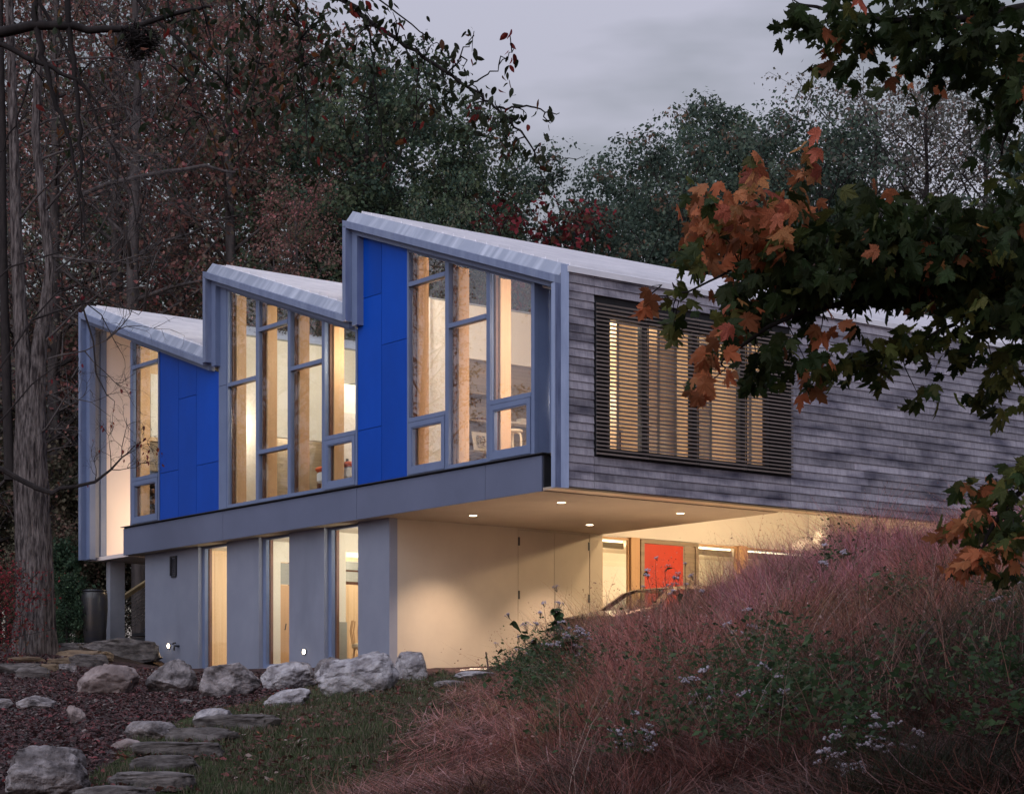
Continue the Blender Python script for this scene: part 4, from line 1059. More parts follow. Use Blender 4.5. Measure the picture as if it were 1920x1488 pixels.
# low leafy weeds growing through the straw
WZ = [(1030,1290,40,40,22),(1000,1330,40,24,14),(1075,1270,40,30,12),(1450,1400,70,40,26),(1450,1440,150,50,26),(1600,1460,120,40,20),(1300,1400,100,50,14),(1120,1330,80,40,10),(1060,1390,70,40,12),(1850,1400,120,80,26),(1880,1220,60,80,14),(1750,1300,100,60,12),(1420,1260,100,40,12),(1250,1260,70,30,8),(1560,1080,60,30,8),(1330,1080,80,20,10),(1180,1150,60,20,6),(1690,1180,80,40,8),(1190,1470,80,30,16),(1020,1300,50,30,10),(1500,1330,90,40,14),(960,1290,40,16,8),(1380,1330,60,30,8)]
cen_, ncl = [], []
for px, py, rx, ry, k_ in WZ:
    a_ = np.stack([px + RNG.normal(0, rx*.6, k_*2), np.minimum(py + RNG.normal(0, ry*.6, k_*2), 1486)], 1)
    cen_.append(hits(a_[:, 0], a_[:, 1]))
cen_ = np.concatenate(cen_); cen_ = cen_[RNG.random(len(cen_)) < np.where(np.arange(len(cen_)) < 96, .6, .27)]; per = 80
ii = np.repeat(np.arange(len(cen_)), per); n = len(ii)
sz_ = (.10 + .14*RNG.random(len(cen_)))[ii]
off = RNG.normal(0, 1, (n, 3))*np.array([.55, .55, .5]); off[:, 2] = np.abs(off[:, 2])*1.25
P3 = cen_[ii] + off*sz_[:, None]*1.35; P3[:, 2] += .12 + (.30*RNG.random(len(cen_)))[ii]
Vv, Ff = leaf_quads(P3, np.full(n, .045), .8, 0)
c = pick([(.065,.115,.05),(.045,.08,.04),(.095,.135,.065),(.11,.10,.065)], [4,3,1.5,.6], n)
tag(link('leafy_weeds', np_mesh('leafy_weeds', Vv, Ff, c), mt['tint']), kind='stuff')

# ------------------------------------------------------------------ leaf shapes
def leaf_mesh(name, half, cy_, fold, droop, seed):
    r = random.Random(seed)
    out = [(0, half[0][1])] + [(x*r.uniform(.93, 1.07), y+r.uniform(-.015, .015)) for x, y in half[1:-1]] + [(0, half[-1][1])]
    out += [(-x*r.uniform(.93, 1.07), y+r.uniform(-.015, .015)) for x, y in half[-2:0:-1]]
    zf = lambda x, y: -fold*abs(x)**1.2 - droop*max(0, y)**2 + .04*math.sin(9*x+seed) + .03*math.sin(7*y+seed*2)
    V = [(0, cy_, zf(0, cy_))] + [(x, y, zf(x, y)) for x, y in out]
    n = len(out)
    me = bpy.data.meshes.new(name)
    me.from_pydata(V, [], [(0, 1+i, 1+(i+1) % n) for i in range(n)])
    return me
MAPLE = [(0,-.02),(.07,-.09),(.20,-.10),(.17,.0),(.36,.0),(.33,.08),(.46,.14),(.40,.20),(.53,.30),(.50,.37),(.62,.53),(.47,.50),(.36,.52),(.20,.45),(.25,.60),(.21,.66),(.30,.79),(.17,.79),(.13,.88),(0,1.05)]
OVATE = [(0,0),(.10,.06),(.21,.22),(.25,.42),(.20,.66),(.10,.86),(0,1.0)]
HEART = [(0,.02),(.14,-.06),(.30,.04),(.36,.22),(.30,.46),(.18,.72),(.08,.9),(0,1.0)]
def leafset(name, half, cy_, mats):
    s = []
    for k, (f, d) in enumerate(((.25, .15), (.5, .35), (.05, -.15), (.35, .6))):
        for m_ in mats:
            me = leaf_mesh(name, half, cy_, f, d, k*3+1); me.materials.append(mt[m_]); s.append((m_, me))
    return s
LM = leafset('maple_leaf', MAPLE, .26, ('maple_g', 'maple_y', 'maple_o', 'maple_r'))
LO = leafset('oval_leaf', OVATE, .45, ('ov_g', 'ov_r', 'ov_o'))
LA = leafset('aster_leaf', HEART, .35, ('aster_leaf', 'bramble'))
def basis(y, zhint, r):
    y = y.normalized(); z = zhint - y*zhint.dot(y)
    if z.length < 1e-3: z = y.orthogonal()
    z.normalize(); x = y.cross(z)
    return Matrix((x, y, z)).transposed()

# ------------------------------------------------------------------ flowering weeds on the bank
fr_ = random.Random(17)
fbm = bmesh.new(); bmesh.ops.create_icosphere(fbm, subdivisions=1, radius=1)
FV = [v.co.copy() for v in fbm.verts]; FF = [tuple(v.index for v in f.verts) for f in fbm.faces]; fbm.free()
def flower_cluster(seed, spread):
    r = random.Random(seed); mb = MB()
    for _ in range(13):
        a = r.uniform(0, 6.28); q = r.uniform(0, 1)**.6*spread
        c = Vector((q*math.cos(a), q*math.sin(a), r.uniform(-.2, .3)*spread))
        s = r.uniform(.007, .012)
        mb.add([c + Vector((v.x*r.uniform(.8, 1.3), v.y*r.uniform(.8, 1.3), v.z*.8))*s for v in FV], FF)
        mb.tube([(0, 0, -spread*1.5), c], .0011, 4, False)
    me = mb.mesh('flower_cluster'); me.materials.append(mt['flower']); me.materials.append(mt['stem'])
    me.polygons.foreach_set('material_index', np.array([0 if len(p.vertices) == 3 else 1 for p in me.polygons], dtype=np.int32))
    return me
FC = [flower_cluster(k, sp) for k, sp in enumerate((.03, .042, .055, .036))]
def aster(px, py, hpx, label, leaves=16, heads=9, stems=5, spread=.5, seed=0, D=None, name='flowering_weed', leafsize=.10):
    r = random.Random(seed)
    g = hit(px, py) if D is None else at(px, py, D)
    if seed > 3: hpx += 45
    H = hpx/FPX*g.y
    t = tag(empty(name, g + Vector((0, 0, -.05))), label, 'weed', 'flowering weeds on the grassy bank')
    tips = []; sm = MB(); lp = []
    for k in range(stems):
        a = r.uniform(0, 6.28); s = spread*H*r.uniform(.15, .6)*(0 if k == 0 else 1); hh = H*(1.0 if k == 0 else r.uniform(.5, .92))
        pts = [Vector((math.cos(a)*s*q**1.5 + r.uniform(-.01, .01), math.sin(a)*s*q**1.5, hh*q)) for q in (0, .2, .4, .6, .8, 1)]
        sm.tube(pts, [.006, .0055, .005, .004, .003, .002], 5)
        tips.append(pts[-1]); lp += [(pts[i].lerp(pts[i+1], r.random()), (pts[i+1]-pts[i])) for i in (1, 2, 3, 3, 4, 4)]
        for j in range(max(1, heads//stems)):
            b = pts[3+(j % 2)]; a2 = r.uniform(0, 6.28)
            e = b + Vector((math.cos(a2)*.22*H*.6, math.sin(a2)*.22*H*.6, r.uniform(.12, .25)*H*.8))
            sm.tube([b, (b+e)/2+Vector((0, 0, -.02)), e], [.003, .0025, .0018], 4); tips.append(e)
    sm.build('stem', mt['stem'], t)
    for e in tips[:heads]:
        o = link('flower_cluster', r.choice(FC), None, t); o.location = e; o.rotation_euler = (r.uniform(-.4, .4), r.uniform(-.4, .4), r.uniform(0, 6)); k = r.uniform(.9, 1.5); o.scale = (k, k, k)
    for k in range(leaves):
        p, d = r.choice(lp); a = r.uniform(0, 6.28)
        y = Vector((math.cos(a), math.sin(a), r.uniform(-.7, .3)))
        o = link('leaf', r.choice([m for m in LA if m[0] == 'aster_leaf'])[1], None, t)
        s = leafsize*r.uniform(.6, 1.35)
        o.matrix_local = Matrix.Translation(p) @ (basis(y, Vector((r.uniform(-.5, .5), r.uniform(-.5, .5), 1)), r) @ Matrix.Diagonal((s, s, s))).to_4x4()
    return t
aster(1040,1300,208,'tallest white flowering weed standing before the store doors',90,15,10,.75,1,name='flowering_weed',leafsize=.15)
aster(985,1285,120,'low white flowering weed left of the tallest one',40,10,8,.8,2,leafsize=.12)
aster(1085,1290,120,'bushy flowering weed right of the tallest one',50,15,9,.9,3,leafsize=.13)
aster(1230,1175,90,'flowering weed in front of the red door',8,9,6,.8,5)
aster(1285,1170,75,'slight flowering weed right of the red door',6,7,5,.9,6)
aster(1400,1240,60,'small flowering weed in the middle of the pink bank',10,8,5,.9,7)
aster(1320,1375,85,'broad white flowering weed halfway down the bank',18,11,7,1.0,8)
aster(1440,1400,115,'dense flowering weed with many white heads low on the bank',30,14,8,1.0,9)
aster(1190,1470,100,'white flowering weed near the bottom edge in the middle',22,10,6,.9,10,leafsize=.06)
aster(1640,1470,95,'flowering weed near the bottom edge right of the dark gap',22,11,7,1.0,11,leafsize=.06)
aster(1590,1440,60,'little flowering weed beside the dark gap',12,8,5,1.0,12,leafsize=.06)
aster(1900,1200,110,'flowering weed at the right edge of the bank',20,9,6,.8,13)
aster(1560,1490,80,'flowering weed cut by the bottom edge',20,9,6,1.0,14,leafsize=.055)
aster(1545,1130,70,'sparse flowering weed near the top of the bank',8,6,5,.8,15)
# bramble with broad green leaves
def bramble(px, py, wpx, label, n, seed, ls=.10):
    r = random.Random(seed); g = hit(px, py); w = wpx/FPX*g.y
    t = tag(empty('bramble', g), label, 'bramble', 'brambles on the grassy bank')
    sm = MB()
    for k in range(5):
        a = r.uniform(-.6, 3.8)
        pts = [Vector((math.cos(a)*w*q, math.sin(a)*w*q*.6, .1+.5*w*math.sin(q*2.6))) for q in (0, .25, .5, .75, 1)]
        sm.tube(pts, .005, 4)
        for _ in range(n//5):
            p = pts[r.randint(1, 4)] + Vector((r.uniform(-.08, .08), r.uniform(-.08, .08), r.uniform(0, .08)))
            o = link('leaf', r.choice([m for m in LA if m[0] == 'bramble'])[1], None, t); s = ls*r.uniform(.6, 1.2); b = r.uniform(0, 6.28)
            o.matrix_local = Matrix.Translation(p) @ (basis(Vector((math.cos(b), math.sin(b), r.uniform(-.5, .2))), Vector((r.uniform(-.4, .4), -.5, 1)), r) @ Matrix.Diagonal((s, s, s))).to_4x4()
    sm.build('stem', mt['stem'], t)
bramble(1330,1260,55,'bramble with broad bright green leaves in the middle of the bank',30,1)
bramble(1060,1370,55,'dark bramble at the foot of the tallest flowering weed',30,2)
bramble(1000,1350,45,'low bramble at the lawn edge',22,3)
bramble(1690,1120,45,'bramble on the upper bank below the timber wall',24,4)
bramble(1480,1340,50,'bramble behind the dense flowering weed',22,5)
bramble(1340,1075,40,'bramble on the crest before the entrance windows',20,6, .08)
bramble(1560,1075,40,'grey green bramble on the crest below the lit column',22,7,.08)
# dry stalks and a stake
def stalks(name, label, cat, px, py, hpx, n, seed, thick, D=None):
    r = random.Random(seed); g = hit(px, py) if D is None else at(px, py, D); H = hpx/FPX*g.y
    t = tag(empty(name, g), label, cat)
    for k in range(n):
        x, y = r.uniform(-.12, .12), r.uniform(-.1, .1); hh = H*r.uniform(.75, 1)
        pts = [Vector((x+r.uniform(-.02, .02)*q*4, y, -.1+(hh+.1)*q)) for q in (0, .3, .6, .8, 1)]
        mb = MB().tube(pts, [thick, thick, thick*.9, thick*1.1, thick*.5], 6)
        for q in range(7):
            b = pts[2].lerp(pts[4], r.random()); a = r.uniform(0, 6.28)
            mb.tube([b, b+Vector((math.cos(a)*.07, math.sin(a)*.07, r.uniform(-.04, .06)))], [thick*.6, .003], 4)
        mb.build('stalk', mt['stalk'], t)
    return t
stalks('dead_stalks', 'pair of dead brown stalks standing before the car window', 'stalks', 1152, 1185, 128, 3, 4, .022)
stalks('dead_stalk', 'dead stalk wound with small leaves left of the car window', 'stalks', 1128, 1190, 135, 2, 9, .012)
for k in range(26):
    r = fr_; o = link('leaf', LA[2*(k % 4)][1], None, bpy.data.objects['dead_stalk']); s = .05*r.uniform(.7, 1.3); a = r.uniform(0, 6.28)
    o.matrix_local = Matrix.Translation((r.uniform(-.12, .12), r.uniform(-.1, .1), r.uniform(.2, 1.0))) @ (basis(Vector((math.cos(a), math.sin(a), -.4)), Vector((0, -.5, 1)), r) @ Matrix.Diagonal((s, s, s))).to_4x4()
stalks('mullein_stalk', 'single dark upright stalk in the middle of the bank', 'stalk', 1360, 1290, 115, 1, 2, .016)
stalks('mullein_stalk', 'tall thin dark stalk at the right of the bank', 'stalk', 1755, 1330, 190, 1, 3, .010)
g = hit(917, 1268)
t = link('stake', MB().tube([(0,0,-.1), (-.02,0,.18), (-.05,0,.38)], [.014,.013,.012], 6).mesh('stake'), mt['stalk']); t.location = g
tag(t, 'thin rusty stake stuck in the grass before the carport wall', 'stake')

# ------------------------------------------------------------------ woodland trees
def tube_np(acc, pts, rad, sides=5):
    acc.tube(pts, rad, sides, False)
def grow(seed, H, bare, R, shape, nlimb, sub, trunk_r, lean=.03):
    """trunk and limbs; returns (mesh builder, twig ends)"""
    r = random.Random(seed); mb = MB(); tips = []
    ax = [Vector((0, 0, -.4))]
    for k in range(1, 9):
        ax.append(Vector((ax[-1].x + r.gauss(0, lean)*H*.12, ax[-1].y + r.gauss(0, lean)*H*.12, H*.97*k/8)))
    mb.tube(ax, [trunk_r*(1.25 if i == 0 else 1)*(1-.9*i/8) + .02 for i in range(9)], 9, False)
    def along(q):
        f = q*8; i = min(int(f), 7); return ax[i].lerp(ax[i+1], f-i)
    for k in range(nlimb):
        q = bare + (1-bare)*(k+.5)/nlimb*.97
        b = along(q); a = k*2.4 + r.uniform(-.5, .5)
        t = (q-bare)/(1-bare)
        L = R*shape(t)*r.uniform(.75, 1.12)
        up = .25 + .75*t + r.uniform(-.1, .2)
        d = Vector((math.cos(a), math.sin(a), up)).normalized()
        pts = [b]
        for j in range(4):
            d = (d + Vector((r.gauss(0, .13), r.gauss(0, .13), r.gauss(.03, .1)))).normalized()
            pts.append(pts[-1] + d*L/4)
        r0 = max(.018, trunk_r*.42*(1-q*.75))
        mb.tube(pts, [r0, r0*.75, r0*.5, r0*.32, .012], 5, False)
        tips.append(pts[-1])
        for j in range(sub):
            i = r.randint(1, 3); p = pts[i].lerp(pts[i+1], r.random())
            e = Vector((r.gauss(0, 1), r.gauss(0, 1), r.gauss(.25, .6))).normalized()*L*r.uniform(.22, .48)
            m_ = p + e*.5 + Vector((0, 0, .1))
            mb.tube([p, m_, p+e], [r0*.35, r0*.22, .008], 4, False)
            tips += [p+e, m_]
    return mb, np.array([tuple(t) for t in tips])
def foliage(tips, n, clump, size, pal, wts, seed, droop=.25, tipcol=None):
    rg = np.random.default_rng(seed)
    k = rg.integers(0, len(tips), n)
    cs = rg.random(len(tips))
    off = rg.normal(0, 1, (n, 3)); off /= np.maximum(np.linalg.norm(off, axis=1), .01)[:, None]; off *= (rg.random(n)**.45)[:, None]*1.7; off[:, 2] *= .62
    P = tips[k] + off*(clump*(.6+.8*cs[k]))[:, None]
    P[:, 2] -= droop*np.abs(rg.normal(0, .5, n))
    nr = rg.normal(0, .55, (n, 3)) + off/np.maximum(np.linalg.norm(off, axis=1), .3)[:, None]*1.1; nr[:, 2] += .55; nr /= np.linalg.norm(nr, axis=1)[:, None]
    y = rg.normal(0, 1, (n, 3)); y[:, 2] -= .5; y -= nr*(y*nr).sum(1)[:, None]; y /= np.linalg.norm(y, axis=1)[:, None]
    x = np.cross(nr, y); s = (size*(.55+.9*rg.random(n)))[:, None]
    V = np.stack([P, P+x*s*.34+y*s*.45-nr*s*.08, P+y*s, P-x*s*.34+y*s*.45-nr*s*.08], 1).reshape(-1, 3)
    F = np.arange(n*4).reshape(n, 4)
    pal = np.array(pal); w = np.array(wts, float)
    # each clump leans to its own colour
    cc = rg.choice(len(pal), len(tips), p=w/w.sum()); lc = rg.choice(len(pal), n, p=w/w.sum())
    own = rg.random(n) < .6
    c = np.where(own[:, None], pal[cc[k]], pal[lc]) * (.6+.8*rg.random((n, 1))) * (.75+.5*cs[k])[:, None]
    return V, F, c
dome = lambda t: math.sqrt(max(.06, 1-((t-.42)/.66)**2))
tall = lambda t: math.sqrt(max(.05, 1-((t-.3)/.78)**2))
cone = lambda t: max(.12, 1.0-.85*t)
GREEN = ([(0.077,0.115,0.070),(0.106,0.138,0.077),(0.053,0.088,0.065),(0.119,0.119,0.081)], [3,3,3,1])
BLUEG = ([(0.068,0.103,0.079),(0.093,0.127,0.091),(0.052,0.080,0.063),(0.173,0.103,0.071)], [3,3,3,.5])
RUST = ([(0.245,0.122,0.101),(0.187,0.115,0.094),(0.144,0.115,0.086),(0.274,0.108,0.108),(0.108,0.108,0.072)], [3,3,2,2,1.5])
GREYB = ([(0.138,0.127,0.109),(0.103,0.109,0.092),(0.184,0.115,0.098),(0.172,0.172,0.149)], [3,3,1.5,1.2])
RED = ([(.22,.03,.04),(.14,.03,.03),(.10,.05,.03)], [3,2,1])
UNDER = ([(0.154,0.132,0.094),(0.110,0.105,0.072),(0.077,0.083,0.055),(0.176,0.110,0.088)], [3,3,2,1.2])
DARKG = ([(0.033,0.065,0.039),(0.052,0.091,0.052)], [1,1])
def tree_kind(seed, H, bare, R, shape, nl, sub, tr, n, clump, size, pal, bark):
    mb, tips = grow(seed, H, bare, R, shape, nl, sub, tr)
    tm = mb.mesh('trunk', 0, True); tm.materials.append(mt[bark])
    V_, F_, c_ = foliage(tips, n, clump, size, pal[0], pal[1], seed+100)
    cm = np_mesh('crown', V_, F_, c_); cm.materials.append(mt['tint'])
    return tm, cm, float(np.percentile(V_[:, 2], 99.6))
K = dict(
    green1=tree_kind(1, 20, .22, 5.6, dome, 30, 7, .32, 23000, .46, .165, GREEN, 'bark_dark'),
    green2=tree_kind(2, 22, .18, 4.6, tall, 34, 6, .32, 22000, .44, .16, GREEN, 'bark_dark'),
    blue1=tree_kind(3, 20, .2, 6.0, dome, 32, 7, .32, 23000, .46, .165, BLUEG, 'bark_dark'),
    blue2=tree_kind(4, 21, .25, 5.2, tall, 30, 7, .3, 21000, .42, .16, BLUEG, 'bark_dark'),
    rust1=tree_kind(5, 24, .16, 5.2, tall, 36, 7, .3, 14000, .46, .15, RUST, 'bark_grey'),
    rust2=tree_kind(6, 25, .14, 4.8, tall, 38, 7, .3, 13000, .46, .145, RUST, 'bark_grey'),
    grey1=tree_kind(7, 22, .2, 6.2, dome, 32, 9, .3, 12000, .46, .14, GREYB, 'bark_dark'),
    thin1=tree_kind(8, 24, .12, 4.6, tall, 44, 11, .3, 3600, .5, .13, RUST, 'bark_grey'),
    thin2=tree_kind(9, 26, .10, 4.2, tall, 46, 11, .26, 2600, .5, .13, GREYB, 'bark_grey'),
    red1=tree_kind(10, 9, .2, 2.6, dome, 22, 6, .12, 4500, .30, .14, RED, 'bark_dark'),
    redbush=tree_kind(11, 2.6, .08, 1.7, dome, 22, 6, .04, 1900, .22, .085, RED, 'bark_dark'),
    under1=tree_kind(12, 5.5, .06, 2.8, dome, 26, 7, .06, 9500, .34, .15, UNDER, 'bark_dark'),
    under2=tree_kind(13, 7.5, .08, 2.6, tall, 28, 7, .07, 9500, .34, .15, UNDER, 'bark_dark'),
    laurel=tree_kind(14, 3.2, .04, 1.5, dome, 22, 6, .05, 5200, .26, .13, DARKG, 'bark_dark'),
)
tr_ = random.Random(99)
def tree(kind, px, D, ytop, label, cat='tree', name='tree', group=None, sxy=1.0, rz=None):
    x = (px-CXP)/FPX*D; zb = float(terrain(np.array([x]), np.array([D]))[0])
    zt = (YH-ytop)/FPX*D
    tm, cm, H = K[kind]; s = (zt-zb)/H
    t = tag(empty(name, (x, D, zb), tr_.uniform(0, 6.28) if rz is None else rz), label, cat, group)
    t.scale = (s*sxy, s*sxy, s)
    link('trunk', tm, None, t); link('crown', cm, None, t)
    return t
g_ = 'green trees behind the middle roof'
tree('green2', 680, 60, 95, 'tall green tree directly behind the blue panelled roof peak', group=g_)
tree('green1', 770, 66, 140, 'green tree between the peak and the overhanging leafy branch', group=g_)
tree('green2', 850, 62, 215, 'rounded green tree below the end of the hanging branch', group=g_)
tree('green1', 905, 70, 290, 'green tree at the left side of the sky gap', group=g_, sxy=.8)
tree('green1', 830, 58, 330, 'low green tree just above the highest roof', group=g_, sxy=.7)
tree('green1', 635, 64, 190, 'dim green tree left of the roof peak among rusty trees', group=g_)
tree('red1', 1015, 62, 370, 'small red leaved tree low in the sky gap', 'tree', 'red_tree')
tree('blue1', 960, 76, 395, 'low dark tree at the bottom of the sky gap', sxy=.8)
b_ = 'dark trees behind the right roof'
for px, D, yt, kd, lab in [(1085,64,300,'blue1','round dark tree at the right side of the sky gap'),(1180,70,285,'blue2','dark tree second to the right of the sky gap'),(1290,66,255,'blue1','broad dark tree above the slatted screen'),
    (1392,68,198,'blue2','pointed dark tree rising above its neighbours left of the maple leaves'),(1470,74,235,'blue1','dark tree in the dip behind the pointed one'),(1545,66,180,'blue1','tall dark tree below the upper maple spray'),
    (1640,70,140,'grey1','grey brown tree with many sky gaps'),(1740,66,150,'grey1','grey brown tree partly behind the maple leaves'),(1850,70,160,'grey1','brownish tree behind the right maple leaves'),
    (1960,64,150,'blue1','dark tree cut by the right edge of the picture'),(1240,82,330,'blue1','dim tree filling between the dark trees'),(1690,80,230,'grey1','dim grey tree filling behind the grey brown trees'),(1500,84,300,'blue2','dim dark tree low behind the roof on the right')]:
    tree(kd, px, D, yt, lab, group=b_)
r_ = 'rusty trees left of the house'
for i, (px, D, yt, kd, lab) in enumerate([(570,66,60,'rust1','rusty tree nearest the middle of the picture'),(520,68,-140,'rust2','tall rusty tree behind the second roof'),(440,60,-190,'rust1','rusty tree above the second roof peak'),
    (350,66,-240,'rust2','rusty tree above the lowest roof'),(270,58,-260,'thin1','thin reddish tree with bare twigs above the lowest roof'),(200,64,-280,'rust1','rusty tree above the left wing'),
    (110,60,-300,'thin2','almost bare grey tree behind the left trunk'),(30,66,-280,'rust2','rusty tree at the left edge'),(-60,58,-250,'thin1','thin tree beyond the left edge'),(480,78,20,'green1','green tree glimpsed through the rusty crowns'),
    (330,80,40,'thin2','bare grey tree deep in the wood'),(160,76,0,'rust1','rusty tree deep in the wood at left'),(560,56,330,'rust2','low rusty tree just over the second roof slope')]):
    tree(kd, px, D, yt, lab, group=r_)
u_ = 'undergrowth left of the house'
for i, (px, D, yt, kd, lab) in enumerate([(120,60,850,'under1','brownish shrub beside the left wing'),(60,63,780,'under2','tall brownish shrub behind the old trunk'),(150,66,740,'under2','tall shrub at the edge of the left wing'),(0,60,840,'under1','brownish shrub at the left edge'),
    (90,57,980,'under1','low brownish shrub behind the green laurel'),(180,60,1000,'under1','low shrub seen beneath the left wing'),(250,62,1000,'under1','shrub behind the stair railing'),(320,64,960,'under2','shrub hidden behind the ground floor corner'),
    (30,70,560,'under2','high shrub deep in the wood'),(110,72,600,'under2','high shrub between trunk and wing'),(-60,62,700,'under2','shrub beyond the left edge')]):
    tree(kd, px, D, yt, lab, 'shrub', 'shrub', u_)
tree('laurel', 125, 51, 1075, 'dark green laurel between the old trunk and the urn', 'shrub', 'laurel')
tree('laurel', 100, 53, 1010, 'taller dark green laurel behind the old trunk', 'shrub', 'laurel')
tree('redbush', -6, 42.5, 1045, 'bright red shrub in front of the old trunk', 'shrub', 'red_shrub')
tree('redbush', -62, 44, 1030, 'red shrub cut by the left edge', 'shrub', 'red_shrub')
# the wood goes on to both sides and behind the camera, where unseen trees are added to shade the foreground; also what the windows mirror
OUTL = ['rusty tree beyond the left edge, nearest the glazed front', 'tall rusty tree beyond the left edge, behind the nearest rusty one', 'rounded green tree beyond the left edge, level with the lowest roof', 'slender green tree far beyond the left edge', 'short rusty tree farthest out beyond the left edge', 'dark tree beyond the right edge, level with the cedar wall', 'grey brown tree beyond the right edge, farther out than the dark one', 'slender dark tree beyond the right edge, deep in the wood', 'dark tree farthest out beyond the right edge', 'green tree deep behind the lowest roof', 'slender green tree deep behind the middle of the house', 'dark tree deep behind the right end of the house', 'unseen green tree behind the camera at the far left', 'unseen rusty tree behind the camera at the left', 'unseen slender green tree behind the camera left of the middle', 'unseen green tree just behind the camera on its left', 'unseen grey brown tree just behind the camera', 'unseen green tree just behind the camera on its right', 'unseen slender green tree behind the camera at the right', 'unseen grey brown tree behind the camera at the far right', 'unseen rusty tree deepest behind the camera', 'slender dark tree beyond the right edge, close to the bank', 'green tree beside the camera at the far right']
o_ = 'trees of the surrounding wood outside the picture'
for i, (x, y, kd, H) in enumerate([(-30,44,'rust1',15),(-36,52,'rust2',18),(-27,58,'green1',14),(-42,60,'green2',22),(-48,46,'rust1',19),(38,60,'blue1',20),(46,52,'grey1',20),(40,74,'blue2',22),(52,66,'blue1',21),(-16,78,'green1',22),(8,88,'green2',23),(26,86,'blue1',22),
    (-30,-8,'green1',18),(-19,-5,'rust1',17),(-12,-9,'green2',19),(-5,-7,'green1',18),(2,-9,'grey1',18),(8,-6,'green1',17),(14,-9,'green2',18),(22,-12,'grey1',18),(-6,-22,'rust1',20),(30,12,'blue2',16),(17,4,'green1',15)]):
    zb = float(terrain(np.array([float(x)]), np.array([float(y)]))[0]); tm, cm, hh = K[kd]
    t = tag(empty('tree', (x, y, zb), tr_.uniform(0, 6.28)), OUTL[i], 'tree', o_); t.scale = (H/hh,)*3
    link('trunk', tm, None, t); link('crown', cm, None, t)

# ------------------------------------------------------------------ the old furrowed trunk at the left
def furrowed(name, pts, rad, sides=44, rings=60, seed=0, amp=.09):
    pts = [Vector(p) for p in pts]; n = len(pts); off = Vector((seed*3.1, seed*1.7, 0))
    Vs = []
    for i in range(rings):
        f = i/(rings-1)*(n-1); k = min(int(f), n-2); q = f-k
        c = pts[k].lerp(pts[k+1], q); rr = rad[k]*(1-q)+rad[k+1]*q
        for j in range(sides):
            a = 2*math.pi*j/sides; d = Vector((math.cos(a), math.sin(a), 0))
            w = mnoise.noise(Vector((d.x*5.5, d.y*5.5, c.z*.55))+off); w2 = mnoise.noise(Vector((d.x*14, d.y*14, c.z*1.6))+off)
            Vs.append(c + d*rr*(1 + amp*(1-2*abs(w)) + amp*.6*w2 + (.25*max(0, 1-c.z+pts[0].z)*(.5+.5*math.sin(a*4+seed)))))
    idx = np.arange(rings*sides).reshape(rings, sides)
    Fq = np.stack([idx[:-1].ravel(), np.roll(idx, -1, 1)[:-1].ravel(), np.roll(idx, -1, 1)[1:].ravel(), idx[1:].ravel()], 1)
    return np_mesh(name, np.array([tuple(v) for v in Vs]), Fq, None, True)
base = hit(64, 1222, 38, 60)
DO = base.y
t = tag(empty('old_tree', base), 'big old tree with furrowed grey trunk splitting into two stems at far left', 'tree')
def rel(px, py, D=None): return at(px, py, D or DO) - base
m_ = furrowed('trunk', [rel(64,1240), rel(66,1130), rel(62,1000), rel(58,900), rel(57,830), rel(57,770), rel(57,730)], [.42,.40,.36,.35,.33,.22,.05], seed=1, amp=.15)
link('trunk', m_, mt['bark'], t)
def limb(pts, rad, mat='bark', name='limb', **k):
    return link(name, furrowed(name, pts, rad, 22, 46, **k), mt[mat], t)
limb([rel(60,930), rel(53,820), rel(46,700), rel(36,560), rel(30,430), rel(26,260), rel(20,80), rel(14,-80)], [.27,.26,.19,.14,.12,.10,.09,.07], seed=2, amp=.13)
limb([rel(62,900), rel(68,740), rel(74,650), rel(88,560), rel(95,500), rel(80,380), rel(66,250), rel(75,100), rel(70,-60)], [.26,.20,.17,.14,.11,.10,.09,.08,.06], seed=3)
limb([rel(18,900), rel(12,700), rel(6,480), rel(4,250), rel(-2,-40)], [.11,.10,.09,.08,.07], seed=4, mat='bark_dark')
def twigs(mb, p, d, L, rad, depth, r, tips, wander=.22):
    pts = [p]; n = 4
    for j in range(n):
        d = (d + Vector((r.gauss(0, wander), r.gauss(0, wander), r.gauss(0, wander)))).normalized()
        pts.append(pts[-1] + d*L/n)
    mb.tube(pts, [rad*(1-.7*k/n) for k in range(n+1)], 4, False)
    tips.append(pts[-1])
    if depth:
        for k in range(r.randint(3, 5)):
            i = r.randint(1, n); a = Vector((r.gauss(0, 1), r.gauss(0, .6), r.gauss(0, 1))).normalized()
            twigs(mb, pts[i], (d + a*.9).normalized(), L*r.uniform(.4, .7), rad*.5, depth-1, r, tips, wander)
rb = random.Random(12); mb = MB(); tips = []
for px, py, dx, dz, L in [(74,650,.9,.5,2.6),(90,520,.8,.6,3.2),(72,300,.9,.3,3.0),(40,560,-.6,.7,2.6),(30,420,.9,.5,3.4),(30,700,.9,.35,2.2),(80,400,.9,.75,3.0),(26,260,.8,.6,3.5),(60,820,.9,.2,1.8),(95,480,.9,.15,3.4),(70,120,.9,.1,3.6)]:
    twigs(mb, rel(px, py), Vector((dx, -.3, dz)).normalized(), L, .035, 3, rb, tips)
link('bare_twigs', mb.mesh('bare_twigs', 0, True), mt['bark_grey'], t)
mb = MB().tube([rel(140,372), rel(200,345), rel(260,332), rel(310,322), rel(345,318), rel(385,310), rel(410,318), rel(430,323), rel(456,322)], [.055,.05,.05,.045,.042,.038,.03,.022,.012], 6)
twigs(mb, rel(345,318), Vector((.8,0,.5)), 1.5, .02, 2, rb, tips); twigs(mb, rel(410,318), Vector((.9,0,-.1)), 1.2, .015, 2, rb, tips); twigs(mb, rel(260,332), Vector((.8,0,-.3)), 1.8, .02, 2, rb, tips)
